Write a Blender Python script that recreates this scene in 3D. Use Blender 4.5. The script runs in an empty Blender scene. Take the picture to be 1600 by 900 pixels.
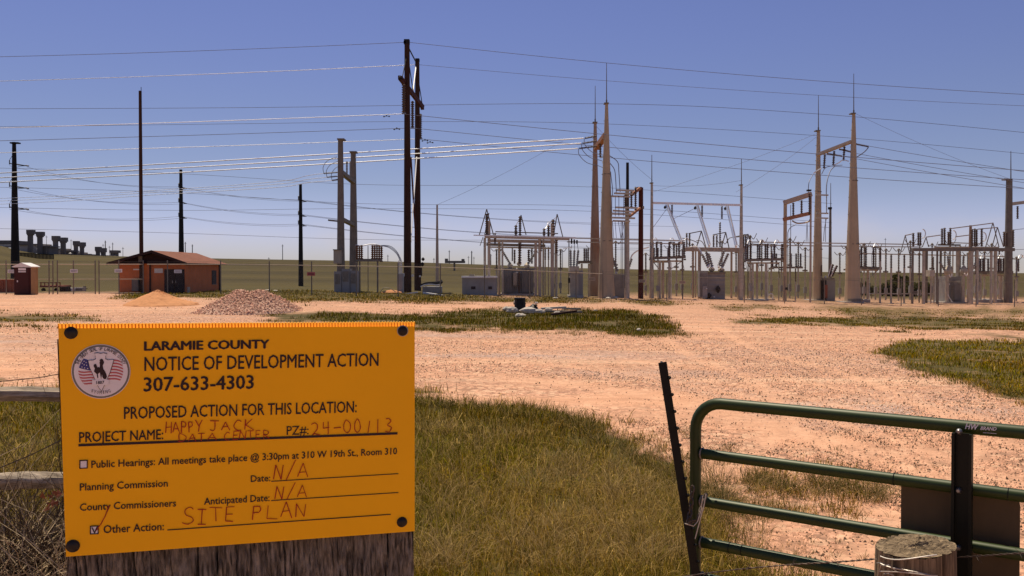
import bpy, bmesh, math, random
import numpy as np
from mathutils import Vector, Matrix
random.seed(4); RNG=np.random.default_rng(4)
S=bpy.context.scene; COL=S.collection
# ---------------------------------------------------------------- camera
FPX=1400.0; CH=1.7; PITCH=math.radians(1.023)
cam=bpy.data.objects.new('camera',bpy.data.cameras.new('camera')); COL.objects.link(cam); S.camera=cam
cam.location=(0,0,CH); cam.rotation_euler=(math.radians(90)-PITCH,0,0)
cam.data.sensor_width=36; cam.data.lens=31.5; cam.data.clip_start=.05; cam.data.clip_end=20000
# ---------------------------------------------------------------- light
SUN_EL=math.radians(66); SUN_AZ=math.radians(-24)      # sun high, ahead and to the left of the camera
W=bpy.data.worlds.new('World'); S.world=W; W.use_nodes=True
nt=W.node_tree; N=nt.nodes; L=nt.links; N.clear()
out=N.new('ShaderNodeOutputWorld'); bg=N.new('ShaderNodeBackground'); sky=N.new('ShaderNodeTexSky')
sky.sky_type='NISHITA'; sky.sun_disc=False; sky.sun_elevation=SUN_EL; sky.sun_rotation=SUN_AZ
sky.altitude=1900; sky.air_density=1.0; sky.dust_density=.5; sky.ozone_density=3.0
tint=N.new('ShaderNodeMix'); tint.data_type='RGBA'; tint.blend_type='MULTIPLY'; tint.inputs[0].default_value=1
tr=N.new('ShaderNodeValToRGB'); tr.color_ramp.interpolation='EASE'
for p_,c_ in ((0.0,(.80,.72,.82)),(.045,(.90,.79,.86)),(.10,(.96,.79,.88)),(.30,(1.02,.83,1.05)),(1,(1.05,.86,1.05))):
    e_=tr.color_ramp.elements.new(p_) if p_ not in (0.0,1) else tr.color_ramp.elements[int(p_)]; e_.color=(*c_,1)
tg=N.new('ShaderNodeTexCoord'); ts=N.new('ShaderNodeSeparateXYZ'); L.new(tg.outputs['Generated'],ts.inputs[0]); L.new(ts.outputs[2],tr.inputs[0]); L.new(tr.outputs[0],tint.inputs[7])
L.new(sky.outputs[0],tint.inputs[6])
# thin cloud low on the horizon
geo=N.new('ShaderNodeTexCoord'); sep=N.new('ShaderNodeSeparateXYZ'); L.new(geo.outputs['Generated'],sep.inputs[0])
mp=N.new('ShaderNodeMapping'); mp.inputs['Scale'].default_value=(9,9,22); L.new(geo.outputs['Generated'],mp.inputs[0])
cn=N.new('ShaderNodeTexNoise'); cn.inputs['Scale'].default_value=1; cn.inputs['Detail'].default_value=7; L.new(mp.outputs[0],cn.inputs[0])
cr=N.new('ShaderNodeMapRange'); cr.inputs[1].default_value=.46; cr.inputs[2].default_value=.60; L.new(cn.outputs[0],cr.inputs[0])
er=N.new('ShaderNodeMapRange'); er.inputs[1].default_value=.070; er.inputs[2].default_value=.02; L.new(sep.outputs[2],er.inputs[0])
cm=N.new('ShaderNodeMath'); cm.operation='MULTIPLY'; L.new(cr.outputs[0],cm.inputs[0]); L.new(er.outputs[0],cm.inputs[1])
cm2=N.new('ShaderNodeMath'); cm2.operation='MULTIPLY'; cm2.inputs[1].default_value=.5; L.new(cm.outputs[0],cm2.inputs[0])
cx=N.new('ShaderNodeMix'); cx.data_type='RGBA'; L.new(cm2.outputs[0],cx.inputs[0]); L.new(tint.outputs[2],cx.inputs[6]); cx.inputs[7].default_value=(7.2,6.6,6.9,1)
L.new(cx.outputs[2],bg.inputs[0]); bg.inputs[1].default_value=.085; L.new(bg.outputs[0],out.inputs[0])
sl=bpy.data.lights.new('sun','SUN'); sl.energy=5.0; sl.angle=math.radians(.53); sl.color=(1,.86,.66)
so=bpy.data.objects.new('sun',sl); COL.objects.link(so)
sv=Vector((math.sin(SUN_AZ)*math.cos(SUN_EL),math.cos(SUN_AZ)*math.cos(SUN_EL),math.sin(SUN_EL)))
so.rotation_euler=sv.to_track_quat('Z','Y').to_euler(); so.location=(0,0,60)
V=S.view_settings; V.view_transform='Standard'; V.look='None'; V.exposure=0; V.gamma=1; V.use_curve_mapping=False
# ---------------------------------------------------------------- geometry of the place
CA,SA=math.cos(PITCH),math.sin(PITCH)
def ray(px,py):
    u=(px-800)/FPX; v=(450-py)/FPX
    return Vector((u,CA+v*SA,-SA+v*CA))
def P(px,py,Y):                      # point at forward distance Y metres
    d=ray(px,py); return Vector((0,0,CH))+d*(Y/d.y)
RPX=[-300,0,30,60,150,350,600,760,900,1100,1400,1900]; RPY=[384,391,397,401,403,406,409,414,419,423,426,427]
def smooth(x,a,b):
    t=np.clip((x-a)/(b-a),0,1); return t*t*(3-2*t)
def terrain(x,y):
    x=np.asarray(x,float); y=np.asarray(y,float)
    r=np.hypot(x,y); yy=np.maximum(y,1e-3)
    px=np.where(y>.05,800+FPX*np.clip(x/yy,-.9,.9),np.where(x<0,-460,2060))
    drop=-1.5*np.clip((px-500)/900,0,1)
    z=drop*smooth(r,10,84)
    e=(425-np.interp(px,RPX,RPY))/FPX
    z6=CH+e*600
    z=z+(z6-z)*smooth(r,115,600)
    z=z-.0028*np.maximum(r-600,0)*np.clip(1-r/16000,0,1)
    z=z+.012*np.sin(x*.9+1)*np.cos(y*.7)*smooth(r,3,8)
    return z
def tz(x,y): return float(terrain(x,y))
def G(px,py):                        # where the sight line meets the ground
    d=ray(px,py); t=1.0; prev=.5
    while t<6000:
        q=d*t
        if CH+q.z<tz(q.x,q.y):
            a,b=prev,t
            for _ in range(24):
                m=(a+b)/2; q=d*m
                if CH+q.z<tz(q.x,q.y): b=m
                else: a=m
            q=d*b; return Vector((q.x,q.y,CH+q.z))
        prev=t; t*=1.02
    q=d*600; return Vector((q.x,q.y,CH+q.z))
# ---------------------------------------------------------------- materials
MATS={}
def mat(name,c,rough=.8,metal=0,var=.25,scale=6,bump=.15,c2=None,stretch=(1,1,1),spec=.3,detail=5,bscale=None,bdist=.02,trans=0):
    m=bpy.data.materials.new(name); m.use_nodes=True; t=m.node_tree; n=t.nodes; l=t.links
    b=n['Principled BSDF']; b.inputs['Roughness'].default_value=rough; b.inputs['Metallic'].default_value=metal
    b.inputs['Specular IOR Level'].default_value=spec
    tc=n.new('ShaderNodeTexCoord'); mp=n.new('ShaderNodeMapping'); mp.inputs['Scale'].default_value=stretch
    l.new(tc.outputs['Object'],mp.inputs[0])
    no=n.new('ShaderNodeTexNoise'); no.inputs['Scale'].default_value=scale; no.inputs['Detail'].default_value=detail; no.inputs['Roughness'].default_value=.65
    l.new(mp.outputs[0],no.inputs[0])
    r=n.new('ShaderNodeMapRange'); r.inputs[1].default_value=.3; r.inputs[2].default_value=.7; l.new(no.outputs[0],r.inputs[0])
    mx=n.new('ShaderNodeMix'); mx.data_type='RGBA'; l.new(r.outputs[0],mx.inputs[0])
    if c2 is None: c2=tuple(x*(1+var) for x in c); c1=tuple(x*(1-var) for x in c)
    else: c1=c
    mx.inputs[6].default_value=(*c1,1); mx.inputs[7].default_value=(*c2,1)
    l.new(mx.outputs[2],b.inputs['Base Color'])
    if bump:
        bp=n.new('ShaderNodeBump'); bp.inputs['Strength'].default_value=bump; bp.inputs['Distance'].default_value=bdist
        if bscale:
            n2=n.new('ShaderNodeTexNoise'); n2.inputs['Scale'].default_value=bscale; n2.inputs['Detail'].default_value=4; l.new(mp.outputs[0],n2.inputs[0]); l.new(n2.outputs[0],bp.inputs['Height'])
        else: l.new(no.outputs[0],bp.inputs['Height'])
        l.new(bp.outputs[0],b.inputs['Normal'])
    MATS[name]=m; return m
mat('galvanised',(.52,.46,.37),.55,.3,.2,3,.05)
mat('tower_tan',(.52,.40,.265),.7,0,.10,.7,.05)
mat('tower_rust',(.46,.36,.275),.75,0,.1,.55,.05,c2=(.34,.17,.10),stretch=(1,1,.5))
mat('beam_tan',(.50,.40,.31),.7,0,.14,2,.05)
mat('beam_rust',(.40,.19,.11),.8,0,.25,3,.05)
mat('creosote_wood',(.055,.024,.014),.85,0,.4,3,.3,stretch=(6,6,.3))
mat('red_wood',(.085,.022,.014),.85,0,.35,3,.3,stretch=(6,6,.3))
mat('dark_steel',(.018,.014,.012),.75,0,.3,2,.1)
mat('old_steel',(.22,.19,.155),.65,.2,.2,2,.08)
mat('porcelain_brown',(.10,.060,.043),.35,0,.2,8,0,spec=.5)
mat('porcelain_rust',(.20,.085,.035),.5,0,.25,8,0)
mat('porcelain_grey',(.26,.25,.24),.4,0,.15,8,0,spec=.5)
mat('aluminium',(.9,.9,.9),.45,.25,.05,8,0)
mat('white_paint',(.80,.78,.76),.5,0,.06,4,.03)
mat('wire_dark',(.22,.23,.30),.6,.2,.1,2,0)
mat('wire_bright',(1,1,1),.46,.9,.03,2,0,spec=.8)  # conductor metal whitened on the spans that glint in the sun
mat('transformer_grey',(.30,.285,.27),.6,.1,.18,1.5,.05)
mat('cabinet_grey',(.31,.30,.29),.6,0,.15,1.2,.05)
mat('tan_cabinet',(.42,.36,.28),.7,0,.15,1.2,.05)
mat('brick_wall',(.60,.18,.065),.9,0,.14,1.4,.3)
mat('roof_brown',(.22,.085,.05),.9,0,.2,2.2,.3)
mat('dark_trim',(.035,.014,.012),.8,0,.2,3,.1)
mat('door_dark',(.03,.02,.022),.7,0,.2,3,.1)
mat('toilet_maroon',(.05,.008,.009),.5,0,.12,3,.03)
mat('toilet_tan',(.42,.25,.12),.6,0,.12,3,.03)
mat('container_red',(.30,.09,.05),.7,0,.2,2,.05)
mat('sand',(.58,.27,.12),.95,0,.14,3,.5,detail=8,bdist=.05)
mat('concrete',(.42,.38,.34),.9,0,.15,3,.2)
mat('hill_building',(.17,.145,.13),.8,0,.2,.1,0)
mat('hill_building_pale',(.52,.46,.40),.8,0,.25,.15,0)
mat('black_plastic',(.010,.010,.011),.5,0,.2,4,.1)
mat('gate_green',(.019,.038,.002),.48,.1,.16,40,.06,spec=.45,bdist=.001)
mat('gate_dark',(.006,.008,.004),.5,.1,.3,30,.05,bdist=.001)  # gate green with the upright's shade darkened into the colour
mat('tpost_green',(.006,.006,.004),.6,.1,.4,40,.15,bdist=.001)
mat('plate_back',(.10,.072,.036),.62,.1,.22,9,.1,stretch=(1,1,.4),bdist=.002)
mat('sign_yellow',(.95,.475,.0),.42,0,.05,2.2,.03,spec=.25,bdist=.001)
mat('sign_ink',(.022,.010,.016),.5,0,.1,30,0)
mat('marker_red',(.36,.010,.008),.5,0,.2,60,0)
mat('print_white',(.78,.76,.80),.5,0,.04,30,0)
mat('print_red',(.50,.12,.13),.5,0,.04,30,0)
mat('print_blue',(.05,.05,.22),.5,0,.04,30,0)
mat('print_grey',(.17,.17,.15),.5,0,.1,30,0)
mat('screw_black',(.02,.016,.015),.4,.3,.2,60,0)
mat('steel_washer',(.30,.29,.28),.4,.8,.2,60,0)
mat('rusty_wire',(.10,.075,.06),.6,.5,.35,60,.1,bdist=.0005)
mat('bright_wire',(.50,.47,.43),.45,.6,.2,60,0)
mat('weathered_wood',(.035,.028,.021),.95,0,.3,80,1.0,c2=(.31,.285,.24),stretch=(1,1,.33),detail=9,bdist=.02,bscale=30)
mat('post_wood',(.014,.009,.006),.95,0,.3,75,1.0,c2=(.34,.25,.15),stretch=(1,1,.07),detail=8,bdist=.01,bscale=38)
mat('end_grain',(.09,.06,.033),.95,0,.3,60,1.0,c2=(.42,.31,.19),detail=8,bdist=.012)
mat('log_wood',(.10,.075,.05),.95,0,.3,40,1.0,c2=(.66,.54,.40),stretch=(.10,1,1),detail=8,bdist=.01)
mat('dry_twig',(.55,.41,.25),.9,0,.35,30,.1)
mat('dark_twig',(.09,.055,.03),.9,0,.4,30,.1)
mat('red_scrap',(.30,.10,.05),.7,0,.3,30,.2)
mat('rock_pale',(.50,.45,.39),.9,0,.25,9,.5)
mat('leaf_dark',(.05,.055,.018),.8,0,.4,1.5,0)
# sign flutes let the sun through from behind
def flute_mat():
    m=bpy.data.materials.new('sign_flute'); m.use_nodes=True; t=m.node_tree; n=t.nodes; l=t.links; n.clear()
    o=n.new('ShaderNodeOutputMaterial'); a=n.new('ShaderNodeBsdfDiffuse'); b=n.new('ShaderNodeBsdfTranslucent'); x=n.new('ShaderNodeMixShader')
    for q in (a,b): q.inputs[0].default_value=(.97,.50,.06,1)
    x.inputs[0].default_value=.75; l.new(a.outputs[0],x.inputs[1]); l.new(b.outputs[0],x.inputs[2]); l.new(x.outputs[0],o.inputs[0]); MATS['sign_flute']=m
flute_mat()
def attr_mat(name,trans=.35,rough=.8):
    m=bpy.data.materials.new(name); m.use_nodes=True; t=m.node_tree; n=t.nodes; l=t.links; n.clear()
    o=n.new('ShaderNodeOutputMaterial'); a=n.new('ShaderNodeBsdfDiffuse'); b=n.new('ShaderNodeBsdfTranslucent'); x=n.new('ShaderNodeMixShader')
    g=n.new('ShaderNodeBsdfGlossy'); g.inputs['Roughness'].default_value=.55; g.inputs[0].default_value=(.5,.5,.5,1); x2=n.new('ShaderNodeMixShader'); x2.inputs[0].default_value=.008
    c=n.new('ShaderNodeVertexColor'); c.layer_name='tone'
    l.new(c.outputs[0],a.inputs[0]); l.new(c.outputs[0],b.inputs[0]); x.inputs[0].default_value=trans
    l.new(a.outputs[0],x.inputs[1]); l.new(b.outputs[0],x.inputs[2]); l.new(x.outputs[0],x2.inputs[1]); l.new(g.outputs[0],x2.inputs[2]); l.new(x2.outputs[0],o.inputs[0]); MATS[name]=m
attr_mat('grass_blade'); attr_mat('stone_tone',0)
def mesh_wire_mat():                 # chain-link: diamond wires, holes between
    m=bpy.data.materials.new('chain_link'); m.use_nodes=True; t=m.node_tree; n=t.nodes; l=t.links; n.clear()
    o=n.new('ShaderNodeOutputMaterial'); b=n.new('ShaderNodeBsdfPrincipled'); tr=n.new('ShaderNodeBsdfTransparent'); x=n.new('ShaderNodeMixShader')
    b.inputs['Base Color'].default_value=(.30,.28,.25,1); b.inputs['Metallic'].default_value=.5; b.inputs['Roughness'].default_value=.5
    uv=n.new('ShaderNodeUVMap'); s=n.new('ShaderNodeSeparateXYZ'); l.new(uv.outputs[0],s.inputs[0])
    res=[]
    for op in ('ADD','SUBTRACT'):
        a=n.new('ShaderNodeMath'); a.operation=op; l.new(s.outputs[0],a.inputs[0]); l.new(s.outputs[1],a.inputs[1])
        fr=n.new('ShaderNodeMath'); fr.operation='FRACT'; d=n.new('ShaderNodeMath'); d.operation='DIVIDE'; d.inputs[1].default_value=.075
        l.new(a.outputs[0],d.inputs[0]); l.new(d.outputs[0],fr.inputs[0])
        c=n.new('ShaderNodeMath'); c.operation='LESS_THAN'; c.inputs[1].default_value=.035; l.new(fr.outputs[0],c.inputs[0]); res.append(c)
    mx=n.new('ShaderNodeMath'); mx.operation='MAXIMUM'; l.new(res[0].outputs[0],mx.inputs[0]); l.new(res[1].outputs[0],mx.inputs[1])
    l.new(mx.outputs[0],x.inputs[0]); l.new(tr.outputs[0],x.inputs[1]); l.new(b.outputs[0],x.inputs[2]); l.new(x.outputs[0],o.inputs[0]); MATS['chain_link']=m
mesh_wire_mat()
# ---------------------------------------------------------------- mesh builders
class MB:
    def __init__(s): s.v=[]; s.f=[]
    def add(s,vs,fs):
        k=len(s.v); s.v+=[tuple(v) for v in vs]; s.f+=[tuple(i+k for i in f) for f in fs]
    def hexa(s,p):
        s.add(p,[(0,1,2,3),(7,6,5,4),(0,4,5,1),(1,5,6,2),(2,6,7,3),(3,7,4,0)])
    def box(s,c,sz):
        x,y,z=c; a,b,d=[q/2 for q in sz]
        s.hexa([(x-a,y-b,z-d),(x-a,y-b,z+d),(x+a,y-b,z+d),(x+a,y-b,z-d),(x-a,y+b,z-d),(x-a,y+b,z+d),(x+a,y+b,z+d),(x+a,y+b,z-d)])
    def ring(s,c,ax,r,n,ph=0):
        ax=ax.normalized(); u=ax.orthogonal().normalized() if abs(ax.z)<.95 else Vector((1,0,0)); u=(u-ax*u.dot(ax)).normalized(); w=ax.cross(u)
        return [c+(u*math.cos(2*math.pi*i/n+ph)+w*math.sin(2*math.pi*i/n+ph))*r for i in range(n)]
    def lathe(s,p0,p1,prof,n=8):      # prof: (t along, radius)
        p0=Vector(p0);p1=Vector(p1);ax=p1-p0; vs=[]; fs=[]
        for t,r in prof: vs+=s.ring(p0+ax*t,ax,max(r,1e-4),n)
        m=len(prof)
        for j in range(m-1):
            for i in range(n): fs.append((j*n+i,j*n+(i+1)%n,(j+1)*n+(i+1)%n,(j+1)*n+i))
        fs.append(tuple(range(n))[::-1]); fs.append(tuple((m-1)*n+i for i in range(n)))
        s.add(vs,fs)
    def cyl(s,p0,p1,r0,r1=None,n=8): s.lathe(p0,p1,[(0,r0),(1,r1 if r1 is not None else r0)],n)
    def insul(s,p0,p1,r,n=7):
        Lg=(Vector(p1)-Vector(p0)).length; k=max(3,min(12,int(Lg/(r*1.1)))); pr=[(0,r*.6)]
        for i in range(k):
            t=(i+.2)/k; pr+=[(t,r*.5),(t+.25/k,r),(t+.5/k,r*.85),(t+.6/k,r*.5)]
        pr.append((1,r*.6)); s.lathe(p0,p1,pr,n)
    def tube(s,pts,r,n=6,taper=None):
        pts=[Vector(p) for p in pts]; m=len(pts); vs=[]; fs=[]; u=None
        for j,p in enumerate(pts):
            ax=(pts[min(j+1,m-1)]-pts[max(j-1,0)]).normalized()
            if u is None: u=ax.orthogonal().normalized()
            u=(u-ax*u.dot(ax)).normalized(); w=ax.cross(u); rr=r if taper is None else r+(taper-r)*j/(m-1)
            vs+=[p+(u*math.cos(2*math.pi*i/n)+w*math.sin(2*math.pi*i/n))*rr for i in range(n)]
        for j in range(m-1):
            for i in range(n): fs.append((j*n+i,j*n+(i+1)%n,(j+1)*n+(i+1)%n,(j+1)*n+i))
        fs.append(tuple(range(n))[::-1]); fs.append(tuple((m-1)*n+i for i in range(n))); s.add(vs,fs)
    def prism(s,pts,dv):              # polygon extruded by a vector
        n=len(pts); dv=Vector(dv); pts=[Vector(p) for p in pts]
        s.add(pts+[p+dv for p in pts],[tuple(range(n)),tuple(range(2*n-1,n-1,-1))]+[(i,i+n,(i+1)%n+n,(i+1)%n) for i in range(n)])
    def build(s,name,m,parent=None,smooth=False):
        me=bpy.data.meshes.new(name); o=Vector((0,0,0))
        if parent is not None:
            o=Vector(parent.location) if parent.parent is None else Vector(parent.parent.location)+Vector(parent.location)
        elif s.v:
            a=np.array(s.v); o=Vector(((a[:,0].min()+a[:,0].max())/2,(a[:,1].min()+a[:,1].max())/2,a[:,2].min()))
        me.from_pydata([(x-o.x,y-o.y,z-o.z) for x,y,z in s.v],[],s.f); me.update()
        me.materials.append(MATS[m])
        if smooth:
            me.polygons.foreach_set('use_smooth',[True]*len(me.polygons))
            try: me.set_sharp_from_angle(angle=math.radians(40))
            except Exception: pass
        ob=bpy.data.objects.new(name,me); COL.objects.link(ob)
        if parent is not None: ob.parent=parent
        else: ob.location=o
        return ob
def tag(o,label=None,cat=None,group=None,kind=None):
    for k,v in (('label',label),('category',cat),('group',group),('kind',kind)):
        if v: o[k]=v
    return o
def empty(name,label,cat,loc,group=None):
    o=bpy.data.objects.new(name,None); COL.objects.link(o); o.location=loc; o.empty_display_size=.2; return tag(o,label,cat,group)
def np_mesh(name,verts,faces,m,colors=None,smooth=False):
    # verts (n,3), faces list of (k,c) arrays with c corners
    me=bpy.data.meshes.new(name); me.vertices.add(len(verts)); me.vertices.foreach_set('co',np.asarray(verts,np.float32).ravel())
    tot=sum(f.size for f in faces); nf=sum(len(f) for f in faces); me.loops.add(tot); me.polygons.add(nf)
    me.loops.foreach_set('vertex_index',np.concatenate([f.ravel() for f in faces]).astype(np.int32))
    st=[];b=0
    for f in faces: st.append(b+np.arange(len(f))*f.shape[1]); b+=f.size
    me.polygons.foreach_set('loop_start',np.concatenate(st).astype(np.int32))
    me.update(calc_edges=True); me.validate()
    if colors is not None:
        ca=me.color_attributes.new('tone','FLOAT_COLOR','POINT'); c=np.ones((len(verts),4),np.float32); c[:,:3]=colors; ca.data.foreach_set('color',c.ravel())
    if smooth: me.polygons.foreach_set('use_smooth',[True]*nf)
    me.materials.append(m if not isinstance(m,str) else MATS[m])
    o=bpy.data.objects.new(name,me); COL.objects.link(o); return o
class Thing:
    """a thing standing at distance Y; part() takes shapes given as sight-line positions at depth Y+dy"""
    def __init__(s,name,label,cat,px,py=None,Y=None,group=None):
        if Y is None: b=G(px,py)
        else: b=P(px,py if py else 450,Y); b.z=tz(b.x,b.y)
        s.Y=b.y; s.o=empty(name,label,cat,b,group)
    def part(s,name,m,*shapes,parent=None,smooth=False,label=None):
        mb=MB(); Y=s.Y
        for q in shapes:
            k=q[0]
            if k=='v':                # post from the ground: x,ytop,wtop,wbot,dy
                _,x,yt,wt,wb=q[:5]; y=Y+(q[5] if len(q)>5 else 0); n=q[6] if len(q)>6 else 10
                t=P(x,yt,y); mb.cyl((t.x,t.y,tz(t.x,t.y)-.15),t,wb*y/FPX/2,wt*y/FPX/2,n)
            elif k=='b':              # box x0,y0,x1,y1,dy,depth (y1=None: down to the ground)
                _,x0,y0,x1,y1,dy,dp=q; a=P(x0,y0,Y+dy); 
                if y1 is None: g=P((x0+x1)/2,460,Y+dy); b=P(x1,y0,Y+dy); b.z=tz(g.x,g.y)-.1
                else: b=P(x1,y1,Y+dy)
                mb.box(((a.x+b.x)/2,Y+dy+dp/2,(a.z+b.z)/2),(abs(b.x-a.x),dp,abs(a.z-b.z)))
            elif k=='c':              # rod x0,y0,dy0,x1,y1,dy1,w
                _,x0,y0,d0,x1,y1,d1,w=q[:8]; w2=q[8] if len(q)>8 else w
                mb.cyl(P(x0,y0,Y+d0),P(x1,y1,Y+d1),w*Y/FPX/2,w2*Y/FPX/2,6)
            elif k=='i':
                _,x0,y0,d0,x1,y1,d1,w=q; mb.insul(P(x0,y0,Y+d0),P(x1,y1,Y+d1),w*1.3*Y/FPX/2)
            elif k=='t':              # tube through (x,y,dy) points
                _,pts,w=q; mb.tube([P(x,y,Y+d) for x,y,d in spl(pts)],w*Y/FPX/2,5)
            elif k=='bar':            # square beam between two points
                _,x0,y0,d0,x1,y1,d1,h,dp=q; a=P(x0,y0,Y+d0); b=P(x1,y1,Y+d1); h=h*Y/FPX/2; ax=(b-a).normalized(); sd=Vector((-ax.y,ax.x,0)).normalized()*dp/2
                if (b-a).xy.length<1e-4: sd=Vector((0,dp/2,0))
                up=sd.cross(ax).normalized()*h
                if up.z<0: up=-up
                mb.hexa([a-sd-up,a-sd+up,b-sd+up,b-sd-up,a+sd-up,a+sd+up,b+sd+up,b+sd-up])
            elif k=='e':              # squashed ball x,y,dy,w,h
                _,x,y,dy,w,h=q; c=P(x,y,Y+dy); w*=Y/FPX/2; h*=Y/FPX/2
                mb.lathe(c-Vector((0,0,h)),c+Vector((0,0,h)),[(t,w*math.sin(math.pi*min(max(t,.03),.97))) for t in (0,.15,.35,.5,.65,.85,1)],9)
        ob=mb.build(name,m,parent if parent is not None else s.o,smooth)
        if label: ob['label']=label
        return ob
    def parts(s,name,m,shapes,**k): return [s.part(name,m,q,**k) for q in shapes]
def spl(pts,n=5):                     # Catmull-Rom through points
    if len(pts)<3: return pts
    p=[pts[0]]+list(pts)+[pts[-1]]; o=[]
    for i in range(1,len(p)-2):
        for k in range(n):
            t=k/n; o.append(tuple(.5*(2*p[i][j]+(p[i+1][j]-p[i-1][j])*t+(2*p[i-1][j]-5*p[i][j]+4*p[i+1][j]-p[i+2][j])*t*t+(3*p[i][j]-p[i-1][j]-3*p[i+1][j]+p[i+2][j])*t**3) for j in range(len(p[i]))))
    o.append(tuple(pts[-1])); return o
#@@GROUND
# ---------------------------------------------------------------- ground sheet
GRASS=[ # (polygon, strength, name)
 ([(-500,602),(0,600),(120,602),(400,606),(560,612),(648,626),(740,637),(850,652),(905,676),(960,702),(1010,728),(1060,748),(1110,772),(1165,812),(1195,850),(1235,885),(1280,915),(1500,1000),(1700,1200),(2200,1400),(2200,3000),(-900,3000)],1,'roadside_grass'),
 ([(560,491),(640,489),(760,484),(870,482),(1000,487),(1046,499),(1068,519),(1060,528),(1000,524),(900,519),(800,516),(650,512),(540,508),(470,500)],.95,'island_grass'),
 ([(395,499),(450,489),(560,486),(640,489),(560,496),(480,502)],.7,'island_grass'),
 ([(-500,484),(0,487),(90,491),(160,497),(165,499),(90,500),(0,501),(-500,500)],.85,'verge_grass'),
 ([(-500,503),(0,505),(80,506),(140,511),(100,516),(0,516),(-500,514)],.6,'verge_grass'),
 ([(165,467),(195,459),(260,455),(430,452),(640,455),(720,460),(950,466),(1100,474),(1080,478),(940,473),(700,474),(560,472),(440,473),(400,471),(340,468),(240,462),(200,470)],.95,'verge_grass'),
 ([(1090,476),(1250,479),(1420,483),(1600,484),(1900,484),(1900,493),(1600,492),(1400,489),(1250,486),(1120,482)],.85,'verge_grass'),
 ([(1130,496),(1260,494),(1380,490),(1500,494),(1600,498),(1900,499),(1900,517),(1600,515),(1450,515),(1330,511),(1200,506)],.9,'verge_grass'),
 ([(1365,546),(1400,538),(1470,531),(1600,526),(2000,524),(2300,560),(2300,900),(1800,690),(1700,652),(1620,628),(1560,612),(1490,596),(1420,572)],.95,'corner_grass'),
 ([(1168,752),(1230,742),(1310,750),(1390,768),(1400,788),(1300,792),(1210,796),(1170,785)],.5,'roadside_grass'),
 ([(890,660),(980,670),(1045,690),(1050,712),(1020,712),(950,690)],.35,'roadside_grass'),
 ([(1480,500),(1400,484),(1560,487)],.0,'verge_grass'),
]
DIRT=[[(640,602),(800,592),(930,597),(1080,614),(1220,640),(1360,690),(1260,702),(1100,668),(950,650),(760,630),(640,620)],[(1040,712),(1200,735),(1400,765),(1700,830),(1900,1000),(1700,1800),(1200,1500),(1150,820)],
 [(-500,470),(0,466),(200,468),(330,474),(300,482),(160,486),(-500,482)],
 [(430,478),(700,476),(1100,483),(1120,490),(1000,486),(700,484),(440,484)],
 [(-500,545),(90,540),(90,600),(-500,600)],
 [(1050,497),(1130,500),(1150,512),(1090,530),(1060,515)]]
CRUSH=[[(-500,488),(160,500),(400,490),(640,520),(1100,535),(1400,560),(1700,680),(1700,740),(1300,690),(1000,590),(640,560),(-500,560)]]
YARD=[[(740,459),(900,462),(1200,466),(1600,468),(2000,468),(2000,484),(1600,482),(1410,480),(1100,473),(900,468),(740,462)]]
# value noise for clumping
_nt=RNG.random((256,256))
def vnoise(x,y,s):
    x=x/s;y=y/s; xi=np.floor(x).astype(int); yi=np.floor(y).astype(int); fx=x-xi; fy=y-yi; fx=fx*fx*(3-2*fx); fy=fy*fy*(3-2*fy)
    g=lambda a,b:_nt[a%256,b%256]
    return (g(xi,yi)*(1-fx)+g(xi+1,yi)*fx)*(1-fy)+(g(xi,yi+1)*(1-fx)+g(xi+1,yi+1)*fx)*fy
def wob(px,py,x,y):                  # ragged edges
    k=np.clip((py-425)/150,.15,2.2); a=vnoise(x+300,y+300,1.9)+.6*vnoise(x+90,y+44,.6)-.8; b=vnoise(x+10,y+130,2.3)+.6*vnoise(x+39,y+74,.7)-.8
    return px+a*75*k, py+b*26*k
def inpoly(x,y,poly):
    r=np.zeros(x.shape,bool); n=len(poly); j=n-1
    for i in range(n):
        xi,yi=poly[i]; xj,yj=poly[j]
        if yi!=yj: r^=((yi>y)!=(yj>y))&(x<(xj-xi)*(y-yi)/(yj-yi)+xi)
        j=i
    return r
phis=np.arctan((np.arange(-500,2101,6)-800)/FPX)
rest=np.linspace(phis[-1],phis[0]+2*math.pi,42)[1:-1]
PH=np.concatenate([phis,rest]); NC=len(phis)
kk=np.arange(1000,24,-2.0); RR=np.concatenate([[.4,1.2],CH*FPX/kk,CH*FPX/24*1.09**np.arange(1,52)])
RR=RR[RR<8800]
PHg,RRg=np.meshgrid(PH,RR); GX=RRg*np.sin(PHg); GY=RRg*np.cos(PHg); GZ=terrain(GX,GY)
def project(x,y,z):
    dz=z-CH; F=y*CA-dz*SA; U=y*SA+dz*CA; F=np.where(F<.05,.05,F)
    return 800+FPX*x/F,450-FPX*U/F
PX,PY=project(GX,GY,GZ)
PX=np.where(GY>.1,PX,-460); 
def blur(m,n):
    for _ in range(n):
        p=np.pad(m,1,'edge'); m=(p[:-2,1:-1]+p[2:,1:-1]+p[1:-1,:-2]+p[1:-1,2:]+2*p[1:-1,1:-1])/6
    return m
gm=np.zeros(PX.shape); WX,WY=wob(PX,PY,GX,GY)
for poly,s_,nm in GRASS: gm=np.where(inpoly(WX,WY,poly),np.maximum(gm,(s_ if s_==1 else .82) if s_>.6 else .08),gm)
far=(RRg>84)|((PX<640)&(PY<456)&(RRg>60)); yard=np.zeros(PX.shape,bool)
for poly in YARD: yard|=inpoly(PX,PY,poly)
yard&=(RRg<130)
gm=np.where(far&~yard,1,gm); gm=np.where((GY<2.6)&(RRg<45),0,gm)  # unseen ground behind the camera, set to gravel to bounce light forward
gm=np.where((GY<2.6)&(RRg>=45),1,gm)
gm=blur(gm,4)
dm=np.zeros(PX.shape)
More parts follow.
